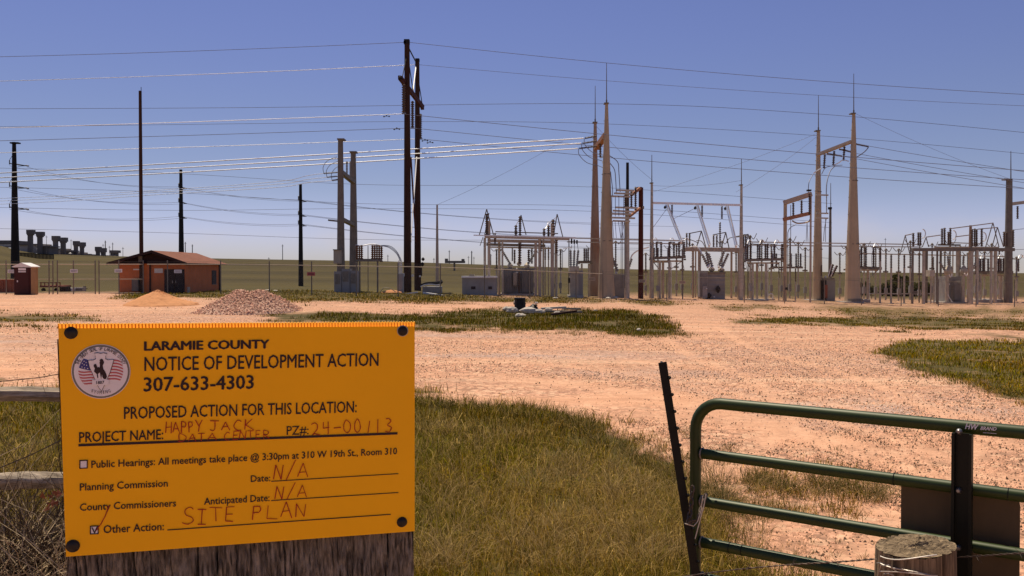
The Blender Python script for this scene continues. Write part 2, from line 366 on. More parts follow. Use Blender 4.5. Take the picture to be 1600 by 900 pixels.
for poly in DIRT: dm=np.where(inpoly(PX,PY,poly),1,dm)
dm=blur(dm,10)
km=np.zeros(PX.shape)
for poly in CRUSH: km=np.where(inpoly(PX,PY,poly),1,km)
km=blur(km,14)
rut=np.zeros(PX.shape); near=(RRg<75)&(GY>2)
for path,offs in (([(560,600),(700,598),(860,612),(1000,640),(1180,690),(1400,752),(1750,840)],(-.85,.85)),([(480,548),(700,552),(950,568),(1200,604),(1450,664),(1800,760)],(-.9,.9)),([(560,576),(800,576),(1030,600),(1280,655),(1700,760)],(-.9,.9)),([(1000,900),(1180,800),(1300,740),(1360,660),(1250,590),(1110,540),(1080,510)],(-.9,.9)),([(-100,478),(200,478),(440,479),(800,479),(1100,487),(1500,520),(1800,530)],(-1,1)),([(640,532),(1000,540),(1250,525),(1700,520)],(-.9,.9))):
    q=[G(a,b) for a,b in path]; q=[Vector(v) for v in spl([tuple(v) for v in q],6)]
    for of in offs:
        for a,b in zip(q[:-1],q[1:]):
            d=(b-a).xy.normalized(); nx0,ny0=-d.y*of,d.x*of; ax,ay=a.x+nx0,a.y+ny0; L2=(b-a).xy.length_squared
            t=np.clip(((GX-ax)*(b.x-a.x)+(GY-ay)*(b.y-a.y))/L2,0,1); dd=(GX-ax-t*(b.x-a.x))**2+(GY-ay-t*(b.y-a.y))**2
            rut=np.maximum(rut,np.exp(-dd/(.17**2+(.0022*RRg)**2))*near)
GZ=GZ-.02*rut*(RRg<30)
nr,nc=PX.shape
idx=np.arange(nr*nc).reshape(nr,nc); nx=np.roll(idx,-1,1)
quads=np.stack([idx[:-1],nx[:-1],nx[1:],idx[1:]],-1).reshape(-1,4)[:, ::-1]
vv=np.stack([GX,GY,GZ],-1).reshape(-1,3); vv=np.vstack([vv,[[0,0,0]]]); ctr=len(vv)-1
fan=np.stack([idx[0],nx[0],np.full(nc,ctr)],-1)[:, ::-1]
def ground_mat():
    m=bpy.data.materials.new('ground_surface'); m.use_nodes=True; t=m.node_tree; n=t.nodes; l=t.links
    b=n['Principled BSDF']; b.inputs['Roughness'].default_value=.95; b.inputs['Specular IOR Level'].default_value=.15
    tc=n.new('ShaderNodeTexCoord')
    def att(nm): a=n.new('ShaderNodeAttribute'); a.attribute_name=nm; return a.outputs['Fac']
    def noise(sc,det=5,st=(1,1,1),ro=.6):
        mp=n.new('ShaderNodeMapping'); mp.inputs['Scale'].default_value=st; l.new(tc.outputs['Object'],mp.inputs[0])
        q=n.new('ShaderNodeTexNoise'); q.inputs['Scale'].default_value=sc; q.inputs['Detail'].default_value=det; q.inputs['Roughness'].default_value=ro; l.new(mp.outputs[0],q.inputs[0]); return q.outputs[0]
    def rng(v,a,c,x=0,y=1):
        q=n.new('ShaderNodeMapRange'); q.inputs[1].default_value=a; q.inputs[2].default_value=c; q.inputs[3].default_value=x; q.inputs[4].default_value=y; l.new(v,q.inputs[0]); return q.outputs[0]
    def mix(fac,a,c,mode='MIX'):
        q=n.new('ShaderNodeMix'); q.data_type='RGBA'; q.blend_type=mode
        for v,i in ((fac,0),(a,6),(c,7)):
            if isinstance(v,tuple): q.inputs[i].default_value=(*v,1)
            elif isinstance(v,float): q.inputs[i].default_value=v
            else: l.new(v,q.inputs[i])
        return q.outputs[2]
    def math_(op,a,c):
        q=n.new('ShaderNodeMath'); q.operation=op; q.use_clamp=(op!='SUBTRACT')
        for v,i in ((a,0),(c,1)):
            if isinstance(v,float): q.inputs[i].default_value=v
            else: l.new(v,q.inputs[i])
        return q.outputs[0]
    # gravel: stones about 3 cm and larger, each with its own tone
    vo=n.new('ShaderNodeTexVoronoi'); vo.inputs['Scale'].default_value=27; l.new(tc.outputs['Object'],vo.inputs[0])
    vo2=n.new('ShaderNodeTexVoronoi'); vo2.inputs['Scale'].default_value=11; l.new(tc.outputs['Object'],vo2.inputs[0])
    s1=n.new('ShaderNodeSeparateColor'); l.new(vo.outputs['Color'],s1.inputs[0]); s2=n.new('ShaderNodeSeparateColor'); l.new(vo2.outputs['Color'],s2.inputs[0])
    st=mix(rng(s1.outputs[0],0.,1.),(.20,.10,.065),(.78,.425,.275))
    st=mix(rng(s2.outputs[0],.66,.9,0,.75),st,(.17,.10,.07))
    st=mix(rng(s2.outputs[1],.7,.95,0,.6),st,(.85,.58,.38))
    st=mix(rng(noise(.35,6,(1,1,1)),.35,.68,0,.35),st,(.60,.34,.20))
    grey=mix(rng(s1.outputs[1],0,1),(.20,.14,.12),(.66,.49,.41))
    kf=math_('MULTIPLY',att('crush'),rng(noise(.16,4,(.5,1.6,1)),.47,.62,0,.8))
    st=mix(kf,st,grey)
    dirt=mix(rng(noise(1.6,9,(.5,1.6,1)),.3,.7),(.59,.30,.17),(.83,.475,.295))
    dirt=mix(rng(noise(55,3),.56,.68,0,.75),dirt,(.25,.14,.085))
    df=math_('MULTIPLY',att('dirt'),rng(noise(.5,5,(.35,1.3,1)),.42,.62,.05,.85))
    gr=mix(df,st,dirt)
    gr=mix(rng(noise(.9,3,(.10,1,1)),.48,.66,0,.32),gr,(.40,.22,.14),'MIX')
    gr=mix(rng(noise(.55,4,(.08,1,1)),.56,.68,0,.45),gr,(.86,.60,.40),'MIX')
    rf=math_('MULTIPLY',att('rut'),rng(noise(.7,5),.3,.6,.25,.85))
    gr=mix(rf,gr,mix(rng(noise(3,6),.35,.65),(.60,.33,.20),(.74,.43,.27)))
    # turf soil between the blades, and the far prairie
    tu=mix(rng(noise(6,6),.3,.7),(.075,.056,.014),(.15,.115,.03))
    tu=mix(rng(noise(.05,7,(.25,1,1),.7),.38,.62),tu,(.075,.062,.020))
    cd=n.new('ShaderNodeVectorMath'); cd.operation='LENGTH'; l.new(tc.outputs['Object'],cd.inputs[0])
    farf=rng(cd.outputs['Value'],80,160)
    pr=mix(rng(noise(.03,9,(.3,1.2,1),.75),.33,.66),(.040,.031,.007),(.095,.072,.019))
    pr=mix(rng(noise(.35,4,(.1,1,1)),.45,.7,0,.35),pr,(.11,.08,.034))
    tu=mix(farf,tu,pr)
    gf=rng(math_('ADD',att('grass'),math_('MULTIPLY',math_('SUBTRACT',noise(1.3,7,(1,1,1),.7),.5),1.6)),.35,.62)
    gn=n.new('ShaderNodeMath'); gn.operation='MULTIPLY_ADD'; l.new(noise(1.3,7,(1,1,1),.7),gn.inputs[0]); gn.inputs[1].default_value=1.5; l.new(att('grass'),gn.inputs[2])
    gf=rng(gn.outputs[0],1.0,1.55)
    col=mix(gf,gr,tu)
    l.new(col,b.inputs['Base Color'])
    h=n.new('ShaderNodeMath'); h.operation='MULTIPLY_ADD'; l.new(vo.outputs['Distance'],h.inputs[0]); h.inputs[1].default_value=-.35
    l.new(noise(.9,7),h.inputs[2])
    bp=n.new('ShaderNodeBump'); bp.inputs['Strength'].default_value=.5; bp.inputs['Distance'].default_value=.035; l.new(h.outputs[0],bp.inputs['Height']); l.new(bp.outputs[0],b.inputs['Normal'])
    return m
gnd=np_mesh('ground',vv,[quads,fan],ground_mat(),smooth=True)
for nm,arr in (('grass',gm),('dirt',dm),('crush',km),('rut',rut)):
    at=gnd.data.attributes.new(nm,'FLOAT','POINT'); at.data.foreach_set('value',np.concatenate([arr.ravel(),[0 if nm=='rut' else 1]]).astype(np.float32))
tag(gnd,kind='structure')
def sample_ground(n,rmin,rmax,power=1.0):
    r0,r1=np.searchsorted(RR,rmin),np.searchsorted(RR,rmax)
    ri=r0+RNG.random(n)**power*(r1-r0-1); ci=RNG.random(n)*(NC-2)
    a=np.floor(ri).astype(int); fa=ri-a; b=np.floor(ci).astype(int)
    r=RR[a]*(1-fa)+RR[a+1]*fa; ph=phis[b]+(phis[b+1]-phis[b])*(ci-b)
    x=r*np.sin(ph); y=r*np.cos(ph); z=terrain(x,y); g=gm[a,b]
    return x,y,z,r,g
LOG=[]
def blades(name,n,polys,rmin,rmax,hmin,hmax,label,group=None,dens=.3,bend=.5,straw=.25,wpx=.8,wmin=.003,green=(.085,.085,.018),power=1.0):
    x,y,z,r,g=sample_ground(n,rmin,rmax,power); px,py=project(x,y,z)
    jx,jy=wob(px+RNG.normal(0,5,n),py+RNG.normal(0,1,n)*np.clip((py-425)/90,.3,2.5),x,y)
    s=np.zeros(n)
    for p,st in polys: s=np.where(inpoly(jx,jy,p),np.maximum(s,st),s)
    cl=.6*vnoise(x+50,y+50,1.3*max(.25,rmin/20))+.4*vnoise(x+9,y+5,.3*max(.3,rmin/12))
    keep=RNG.random(n)<s*np.clip((cl-dens*.5)*2.6,0.06,1)*np.where(s<.94,np.clip((cl-.42)*5,0,1),np.where(s<.99,np.clip((cl-.25)*5,.08,1),1))
    x,y,z,r,cl,s=[q[keep] for q in (x,y,z,r,cl,s)]; m=len(x)
    hm=vnoise(x+80,y+30,2.2); h=(hmin+(hmax-hmin)*RNG.random(m)**1.7)*(.55+.8*hm)*np.where(s<.94,.65,1)
    w=np.maximum(wmin,wpx*r/FPX)*(.6+.8*RNG.random(m)); th=RNG.random(m)*2*math.pi; be=h*bend*(.25+RNG.random(m)**2*1.5); bd=RNG.random(m)*2*math.pi
    dx,dy=np.cos(th)*w/2,np.sin(th)*w/2; bx,by=np.cos(bd)*be,np.sin(bd)*be
    z0=z-.01
    vs=np.stack([np.stack([x-dx,y-dy,z0],-1),np.stack([x+dx,y+dy,z0],-1),
        np.stack([x-dx*.8+bx*.3,y-dy*.8+by*.3,z+h*.55],-1),np.stack([x+dx*.8+bx*.3,y+dy*.8+by*.3,z+h*.55],-1),
        np.stack([x+bx,y+by,z+h*np.clip(1-.35*(be/h)**2,.4,1)],-1)],1)
    k=np.arange(m)*5
    q=np.stack([k,k+1,k+3,k+2],-1); t=np.stack([k+2,k+3,k+4],-1)
    gcol=np.array(green); sc=np.array([.74,.50,.15])
    ds=RNG.random(m)<straw*(.3+1.6*vnoise(x+200,y+11,1.7))*np.where(r<15,np.clip(1.5-.11*r,.35,1.2),1)
    base=gcol[None]*(.15+1.6*RNG.random((m,1))**1.3)*(.75+.6*vnoise(x+33,y+77,3.0)[:,None])
    base[:,0]*=(.85+.75*RNG.random(m)*(.3+vnoise(x+3,y+60,1.1)))
    c=np.where(ds[:,None],sc[None]*(.25+.95*RNG.random((m,1))**1.5),base)
    o=np_mesh(name,vs.reshape(-1,3),[q,t],'grass_blade',np.repeat(c,5,0)); tag(o,label,'grass',group,'stuff'); LOG.append((name,m*3)); return o
pg=lambda nm:[(p,s) for p,s,n_ in GRASS if n_==nm]
blades('roadside_grass',560000,pg('roadside_grass'),3.4,15,.05,.21,'tall olive and straw coloured grass behind the yellow notice and gate',straw=.52,wpx=.8,power=.8,bend=.95,green=(.19,.165,.006))
blades('grass_stalks',26000,[(p,.9 if s==1 else s) for p,s in pg('roadside_grass')],3.6,14,.25,.46,'long dry grass stalks rising out of the roadside grass',straw=.9,bend=1.0,wpx=.8,dens=.5,green=(.10,.085,.02))
blades('island_grass',380000,pg('island_grass'),20,60,.06,.20,'dark green grass on the low island in the gravel lot',straw=.08,wpx=.8,wmin=.006,green=(.135,.125,.008))
blades('verge_grass',520000,pg('verge_grass'),22,90,.05,.20,'thin strips of green grass in front of the chain-link fence',straw=.16,wpx=.9,wmin=.006,green=(.17,.145,.012),bend=.8)
blades('corner_grass',300000,pg('corner_grass'),9,30,.04,.13,'bright olive grass patch at the right edge of the gravel lot',straw=.12,wpx=.9,wmin=.004,green=(.24,.20,.004),bend=.9)
def tussocks(name,label,spots,green,straw=.5,group=None):
    V_=[];C_=[];Q=[];T=[];k0=0
    for (px,py,hh,nb_,sp) in spots:
        c=G(px,py)
        for i in range(nb_):
            a=RNG.random()*6.283; rr=sp*RNG.random()**.7; x=c.x+rr*math.cos(a); y=c.y+rr*math.sin(a)*.8; z=tz(x,y)-.005; h=hh*(.4+.8*RNG.random()); w=max(.0028,.55*c.y/FPX); b=h*(.25+1.1*RNG.random()); q=a+RNG.normal(0,.6); th=RNG.random()*6.283
            dx,dy=math.cos(th)*w/2,math.sin(th)*w/2; pts=[(x,y,z)]
            for t in (.35,.7,1.0): pts.append((x+math.cos(q)*b*t**1.8,y+math.sin(q)*b*t**1.8,z+h*(t-.45*t*t*t*(b/h))))
            for j,p in enumerate(pts[:3]): V_+=[(p[0]-dx*(1-j*.2),p[1]-dy*(1-j*.2),p[2]),(p[0]+dx*(1-j*.2),p[1]+dy*(1-j*.2),p[2])]
            V_.append(pts[3]); Q+=[(k0,k0+1,k0+3,k0+2),(k0+2,k0+3,k0+5,k0+4)]; T.append((k0+4,k0+5,k0+6)); k0+=7
            col_=np.array((.55,.38,.16))*(.45+.8*RNG.random()) if RNG.random()<straw else np.array(green)*(.5+RNG.random()); C_+=[col_]*7
    o=np_mesh(name,np.array(V_),[np.array(Q),np.array(T)],'grass_blade',np.array(C_)); LOG.append((name,len(Q)*2+len(T))); return tag(o,label,'grass',group,'stuff')
sp_=[]
R_=np.random.default_rng(12)
for i in range(85):
    px=1168+225*R_.random(); t=(px-1168)/225; sp_.append((px,752+t*22+R_.normal(0,7)+(8 if R_.random()<.3 else 0),.06+.13*R_.random(),int(18+38*R_.random()),.05+.09*R_.random()))
for i in range(70): sp_.append((1115+R_.normal(0,45),790+R_.normal(0,45),.10+.16*R_.random(),55,.10))
for i in range(46):
    t=R_.random(); sp_.append((870+190*t+R_.normal(0,10),655+t*62+R_.normal(0,9),.06+.12*R_.random(),22,.07))
for i in range(60): sp_.append((1180+250*R_.random(),800+95*R_.random(),.02+.07*R_.random(),9,.03))
for i in range(26): sp_.append((1100+380*R_.random(),700+90*R_.random(),.03+.08*R_.random(),9,.03))
ex_,ey_=[640,740,850,905,960,1010,1060,1110,1165],[630,639,654,678,704,730,750,774,812]
for i in range(300):
    px=640+520*R_.random(); o_=abs(R_.normal(0,1)); sp_.append((px+o_*6,np.interp(px,ex_,ey_)+6-o_*9,.06+.15*R_.random(),int(8+26*R_.random()),.04+.06*R_.random()))
tussocks('weed_tussocks','scattered grass tussocks on the bare dirt beside and behind the green gate',sp_,(.085,.08,.018),.38)
sp_=[]
for i in range(230):
    px=640+430*R_.random(); lo=np.interp(px,[640,850,1000,1070],[660,690,745,790]); sp_.append((px,lo+(905-lo)*R_.random(),.16+.16*R_.random(),34,.07))
for i in range(60): sp_.append((-20+110*R_.random(),640+240*R_.random(),.14+.14*R_.random(),30,.08))
tussocks('blond_tussocks','blond bent grass clumps among the roadside grass behind the notice',sp_,(.12,.10,.02),.82)
sp_=[]
for i in range(130):
    t=R_.random(); sp_.append((np.interp(t,[0,.35,.7,1],[1375,1480,1560,1600])+R_.normal(0,10),np.interp(t,[0,.35,.7,1],[552,592,612,624])+R_.normal(0,4),.05+.09*R_.random(),16,.12))
for i in range(170):
    t=R_.random(); sp_.append((460+620*t+R_.normal(0,6),np.interp(t,[0,.3,.6,.9,1],[503,513,520,527,524])+R_.normal(0,1.6),.08+.12*R_.random(),14,.15))
tussocks('edge_tussocks','small grass clumps fraying the edges of the island and corner grass',sp_,(.10,.09,.016),.25)
# loose stones
def stones(name,n,rmin,rmax,smin,smax,label,power=1.0):
    x,y,z,r,g=sample_ground(n,rmin,rmax,power); px,py=project(x,y,z); wx,wy=wob(px,py,x,y); d=np.zeros(n)
    for p in DIRT: d=np.maximum(d,inpoly(wx,wy,p))
    d=np.maximum(d,0); cr=np.zeros(n)
    for p in CRUSH: cr=np.maximum(cr,inpoly(wx,wy,p))
    cl=.6*vnoise(x*.5+3,y+90,2.0)+.4*vnoise(x+30,y+9,.5); band=vnoise(x*.25+71,y*1.2+9,1.4)
    a_=np.clip(np.searchsorted(RR,r)-1,0,nr-1); b_=np.clip(np.searchsorted(phis,np.arctan2(x,y))-1,0,NC-1); ru=rut[a_,b_]
    k=(g<.35)&(RNG.random(n)>ru*.85)&(RNG.random(n)<np.clip((cl-.25)*2,.1,1)*np.where(d>0,.16,.35+.65*band)*(1+.5*cr))
    x,y,z,r,cr,band=[q[k] for q in (x,y,z,r,cr,band)]; m=len(x)
    s=(smin+(smax-smin)*RNG.random(m)**2.5)*(.6+.042*r); th=RNG.random((m,1))*6.28+np.arange(4)[None]*math.pi/2+RNG.normal(0,.3,(m,4)); rad=s[:,None]*.5*(1+RNG.normal(0,.25,(m,4)))
    bx=x[:,None]+np.cos(th)*rad; by=y[:,None]+np.sin(th)*rad; bz=np.repeat(z[:,None]-.002,4,1)
    tx=x+RNG.normal(0,.14,m)*s; ty=y+RNG.normal(0,.14,m)*s; t_=z+s*(.35+.45*RNG.random(m))
    vs=np.concatenate([np.stack([bx,by,bz],-1),np.stack([tx,ty,t_],-1)[:,None]],1).reshape(-1,3)
    F=np.array([[0,1,4],[1,2,4],[2,3,4],[3,0,4]]); f=(np.arange(m)[:,None,None]*5+F[None]).reshape(-1,3)
    dark=RNG.random(m)<np.clip(.52-.010*r,.18,.5); c=np.where(dark[:,None],np.array([.17,.10,.065])[None]*(.3+.9*RNG.random((m,1))),np.array([.81,.44,.28])[None]*(.55+.6*RNG.random((m,1))))
    gr=(cr>0)&(band>.5)&(RNG.random(m)<.6); c[gr]=c[gr]*np.array([.80,.92,1.12])
    o=np_mesh(name,vs,[f],'stone_tone',np.repeat(np.clip(c,0,.95),5,0)); tag(o,label,'gravel',None,'stuff'); LOG.append((name,m*4))
stones('gravel',1500000,3.4,62,.008,.026,'pinkish loose gravel covering the lot')
#@@OBJECTS
# ================================================================ the notice board
CAMP=Vector((0,0,CH))
def sgn(px,py,off=0.0):              # point on the notice's plane
    d=ray(px,py); q=CAMP+d*((SP0-CAMP).dot(SN)/d.dot(SN)); return q-SN*off     # off: metres towards the reader
SP0=Vector((-.76784,1.51486,1.61229)); SN=Vector((-.28655,.95590,.06435)).normalized()
e1=Vector((.58416,.17555,-.00654)).normalized(); e2=SN.cross(e1).normalized()
if e2.z<0: e2=-e2
nb=empty('notice_board','yellow county notice of development action sign covered in black print and red handwriting','sign',P(370,800,1.62).xy.to_3d())
def nface(name,m,pts,off,th=.0006,**k):
    mb=MB(); mb.prism([sgn(x,y,off) for x,y in pts],SN*th); return mb.build(name,m,nb,**k)
nface('panel','sign_yellow',[(91,513),(648,510),(648,830),(103,870)],0,.010)
# open flutes along the top edge
tl,tr=sgn(91,506),sgn(648,503); bl,br=sgn(91.2,513),sgn(648,510)
mb=MB(); mb.add([bl+SN*.0002,tl+SN*.0002,tr+SN*.0002,br+SN*.0002],[(0,1,2,3)]); mb.build('top_edge_film','sign_flute',nb)
mb=MB()
for i in range(112):
    t=i/111; a=tl.lerp(tr,t); b=bl.lerp(br,t); w=e1*(.61/111*.17)
    mb.hexa([b-w+SN*.0006,a-w+SN*.0006,a+w+SN*.0006,b+w+SN*.0006,b-w+SN*.0095,a-w+SN*.0095,a+w+SN*.0095,b+w+SN*.0095])
mb.build('flute_walls','sign_yellow',nb)
def text_on(name,s,x0,y0,x1,y1,cap,m='sign_ink',bold=0.0,off=.0012,parent=None,point=None,fit=True,shear=0,zdir=None):
    cu=bpy.data.curves.new('t','FONT'); cu.body=s; cu.size=1; cu.resolution_u=2; cu.shear=shear
    ob=bpy.data.objects.new('t',cu); COL.objects.link(ob); bpy.context.view_layer.update()
    me=bpy.data.meshes.new_from_object(ob.evaluated_get(bpy.context.evaluated_depsgraph_get())); COL.objects.unlink(ob); bpy.data.objects.remove(ob); bpy.data.curves.remove(cu)
    co=np.array([v.co[:] for v in me.vertices]); lo=co[:,0].min(); hi=co[:,0].max()
    capu=.70
    A=point(x0,y0,off); B=point(x1,y1,off); C=point(x0,y0-cap,off); ex=(B-A); ey=(C-A)/capu
    o=Vector((parent or nb).location)
    for v,c in zip(me.vertices,co):
        v.co=A+ex*((c[0]-lo)/(hi-lo))+ey*c[1]-o
    if bold:
        bm_=bmesh.new(); nrm=ex.cross(ey).normalized(); exn=ex/(hi-lo)
        for k_,(dx_,dy_) in enumerate(((0,0),(bold,0),(-bold,0),(0,bold*.6),(0,-bold*.6))):
            t_=me.copy(); t_.transform(Matrix.Translation(exn*dx_+ey*dy_-nrm*.00003*k_*(1 if nrm.y>0 else -1))); bm_.from_mesh(t_); bpy.data.meshes.remove(t_)
        bm_.to_mesh(me); bm_.free()
    me.materials.clear(); me.materials.append(MATS[m]); t=bpy.data.objects.new(name,me); COL.objects.link(t); t.parent=parent or nb; return t
def st(s,x0,y0,x1,y1,cap,**k): return text_on('lettering',s,x0,y0,x1,y1,cap,point=sgn,**k)
st('LARAMIE COUNTY',226,547.5,420,544,14,bold=.042)
st('NOTICE OF DEVELOPMENT ACTION',226,579.5,591,571.5,22,bold=.012)
st('307-633-4303',225,611.5,396,607,22,bold=.02)
st('PROPOSED ACTION FOR THIS LOCATION:',194,654.5,557,644,19,bold=.012)
st('PROJECT NAME:',124,691,255,686,16,bold=.014)
st('PZ#:',448,679.5,482,678.5,14,bold=.004)
st('Public Hearings: All meetings take place @ 3:30pm at 310 W 19th St., Room 310',143,731,620,709.5,11.5,bold=.014)
st('Planning Commission',125,766.5,262,760,11.5,bold=.014)
st('Date:',392,753,422,751.5,10.5,bold=.014)
st('County Commissioners',125,798,275,791,11.5,bold=.014)
st('Anticipated Date:',319,788.5,421,782.5,11,bold=.014)
st('Other Action:',162,833,256,828,12.5,bold=.014)
def sline(name,pts,w,m,off=.0012,parent=None):
    mb=MB(); mb.v=[]
    for (a,b) in zip(pts[:-1],pts[1:]):
        A=sgn(*a,off); B=sgn(*b,off); d=(B-A)
        if d.length<1e-6: continue
        d.normalize(); s=SN.cross(d).normalized()*w*.00055
        A=A-d*w*.0003; B=B+d*w*.0003
        mb.prism([A-s,B-s,B+s,A+s],SN*.0004)
    return mb.build(name,m,parent or nb)
sline('rule',[(124,695.5),(620,677)],4.0,'sign_ink')
sline('rule',[(424,752),(622,740)],1.3,'sign_ink'); sline('rule',[(424,782),(622,769.5)],1.3,'sign_ink'); sline('rule',[(262,828),(610,803.5)],1.5,'sign_ink')
for q in ([(125,719.5),(136.5,719),(136.5,731),(125,731.5)],[(141.5,822),(153.5,821.5),(153.5,833.5),(141.5,834)]):
    c=nface('checkbox','print_white',q,.0010); sline('outline',q+[q[0]],1.6,'sign_ink',off=.0015)
sline('tick',[(144,824),(148,832),(152,823)],1.6,'sign_ink',off=.0019)
# red marker handwriting
SF={'H':[[(0,0),(.05,1)],[(.0,.5),(.8,.55)],[(.75,0),(.8,1)]],'A':[[(0,0),(.42,1),(.85,0)],[(.15,.38),(.72,.40)]],'P':[[(.1,0),(.15,1),(.6,.95),(.72,.72),(.55,.5),(.12,.48)]],
'Y':[[(0,1),(.38,.5)],[(.8,1),(.38,.5),(.3,0)]],'J':[[(.0,.97),(.85,1)],[(.45,1),(.5,.2),(.3,0),(.0,.12)]],'C':[[(.75,.88),(.4,1),(.08,.62),(.12,.2),(.45,.0),(.8,.1)]],'K':[[(.05,0),(.1,1)],[(.75,1),(.1,.45),(.85,0)]],
'D':[[(.1,0),(.08,1),(.6,.8),(.75,.4),(.5,.08),(.0,.0)]],'T':[[(0,1),(.85,.97)],[(.42,1),(.4,0)]],'E':[[(.7,1),(.08,.98),(.1,0),(.75,.03)],[(.1,.5),(.6,.52)]],'N':[[(.0,0),(.08,1),(.68,0),(.78,1)]],
'R':[[(.08,0),(.1,1),(.6,.95),(.68,.7),(.5,.5),(.12,.48),(.8,0)]],'S':[[(.75,.88),(.45,1),(.1,.8),(.2,.58),(.6,.42),(.7,.18),(.4,0),(.0,.08)]],'I':[[(.1,1),(.75,1)],[(.42,1),(.42,0)],[(.1,0),(.78,0)]],'L':[[(.1,1),(.05,0),(.75,.04)]],
'2':[[(.0,.8),(.3,1),(.65,.85),(.5,.45),(.0,.02),(.3,.12),(.85,.02)]],'4':[[(.15,1),(.05,.5),(.75,.52)],[(.7,1),(.65,0)]],'-':[[(.05,.5),(.8,.53)]],'0':[[(.4,1),(.08,.7),(.1,.25),(.4,0),(.72,.3),(.7,.75),(.4,1)]],'1':[[(.4,1),(.38,0)]],
'3':[[(.1,.92),(.45,1),(.65,.78),(.3,.55),(.68,.35),(.5,.05),(.05,.05)]],'/':[[(.05,-.1),(.75,1.2)]]}
def hand(s,x0,y0,x1,y1,h,w=1.2):
    w*=1.15
    rr=random.Random(s); n=len(s); cw=(x1-x0)/n
    for i,ch in enumerate(s):
        if ch==' ': continue
        lx=x0+cw*i+rr.uniform(-.6,.6); ly=y0+(y1-y0)*i/n+rr.uniform(-1,1); hh=h*rr.uniform(.9,1.1); ww=cw*.98
        mb=MB()
        sl_=rr.uniform(-.08,.16); ww*=rr.uniform(.85,1.08)
        for stk in SF[ch]:
            stk=[(a+b*sl_+rr.uniform(-.05,.05),b+rr.uniform(-.05,.05)) for a,b in stk]
            p=spl([(lx+a*ww,ly-b*hh) for a,b in stk],4) if ch in 'CSJ02D3' else [(lx+a*ww,ly-b*hh) for a,b in stk]
            for a,b in zip(p[:-1],p[1:]):
                A=sgn(a[0],a[1],.0017+i*.00002); B=sgn(b[0],b[1],.0017+i*.00002); d=B-A
                if d.length<1e-5: continue
                d.normalize(); sd=SN.cross(d).normalized()*w*.00055; u1,u2=rr.uniform(.65,1.15),rr.uniform(.65,1.15); mb.prism([A-sd*u1,B-sd*u2,B+sd*u2,A+sd*u1],SN*.0003)
        mb.build('handwriting','marker_red',nb)
hand('HAPPY',259,677,318,673,17,1.3); hand('JACK',328,674,400,671,15,1.3)
hand('DATA',279,689.5,340,687,12,1.1); hand('CENTER',350,687,424,684,13,1.1)
hand('24-00113',488,679,617,674,20,1.3)
hand('N/A',428,748,484,745,23,1.3); hand('N/A',430,779,482,777,20,1.2)
hand('SITE',285,819,372,812,24,1.3); hand('PLAN',392,812,484,806,22,1.3)
sline('handwriting',[(170,790),(165,805),(158,818),(150,829)],1.3,'marker_red',off=.0018)
# the round county seal
seal=empty('seal',None,None,(0,0,0)); seal.parent=nb
def SC(x,y): return (100+x/7.5,520+y/7.5)
def ell(rx,ry,n=48,cx=433,cy=452): return [SC(cx+rx*math.cos(2*math.pi*i/n),cy+ry*math.sin(2*math.pi*i/n)) for i in range(n)]
def sf(name,m,pts,off): 
    mb=MB(); mb.prism([sgn(x,y,off) for x,y in pts],SN*.0003); ob=mb.build(name,m,nb); ob.parent=seal; return ob
sf('rim','print_white',ell(346,318),.0010); sf('rim_band','print_grey',ell(338,311),.0014); sf('disc','print_white',ell(316,290),.0018)
def clip(pts,rx=262,ry=236):
    o=[]
    for x,y in pts:
        dx,dy=x-433,y-440; k=math.hypot(dx/rx,dy/ry); o.append((x,y) if k<=1 else (433+dx/k,440+dy/k))
    return o
for i in range(5):                   # left flag stripes, wavy
    y=440+i*34; P1=[(165+j*25,y+7*math.sin(j*.7)+j*2) for j in range(9)]; P2=[(165+j*25,y+17+7*math.sin(j*.7)+j*2) for j in range(9)][::-1]
    if i<5: sf('flag_stripe','print_red',[SC(*q) for q in clip(P1+P2)],.0022)
for i in range(7):
    y=305+i*36; P1=[(520+j*25,y+8*math.sin(j*.7+2)+j*4) for j in range(8)]; P2=[(520+j*25,y+18+8*math.sin(j*.7+2)+j*4) for j in range(8)][::-1]
    sf('flag_stripe','print_red',[SC(*q) for q in clip(P1+P2)],.0022)
sf('flag_canton','print_blue',[SC(*q) for q in clip([(232,300),(285,318),(312,440),(240,425),(178,408),(200,350)])],.0026)
for x,y in ((238,330),(262,345),(218,355),(240,372),(268,378),(214,398),(245,408),(280,415)):
    sf('star','print_white',[SC(x+(9 if k%2==0 else 4)*math.cos(k*math.pi/5-math.pi/2),y+(9 if k%2==0 else 4)*math.sin(k*math.pi/5-math.pi/2)) for k in range(10)],.0030)
AH=[(358,232),(400,228),(433,236),(470,228),(508,238),(492,262),(490,300),(520,312),(592,308),(580,350),(545,460),(505,555),(480,610),(445,682),(412,645),(385,590),(350,510),(300,400),(280,318),(340,316),(375,300),(370,262)]
cx_,cy_=436,430
sf('arrowhead_outline','sign_ink',[SC(*q) for q in AH],.0034); sf('arrowhead','print_white',[SC(cx_+(x-cx_)*.945,cy_+(y-cy_)*.965) for x,y in AH],.0038)
HR=[(352,372),(365,360),(380,362),(390,385),(395,400),(412,395),(422,405),(425,372),(420,345),(428,320),(418,322),(430,304),(452,300),(462,314),(474,340),(466,362),(458,380),(466,420),(486,448),(500,480),(508,510),(496,536),(474,538),(456,520),(448,478),(440,540),(432,500),(424,460),(412,470),(400,480),(406,520),(396,530),(388,480),(370,462),(356,450),(360,430),(366,412),(354,395)]
sf('horse_and_rider','sign_ink',[SC(*q) for q in HR],.0042)
sf('date_band','print_white',[SC(*q) for q in ((335,548),(528,545),(526,606),(333,610))],.0042)
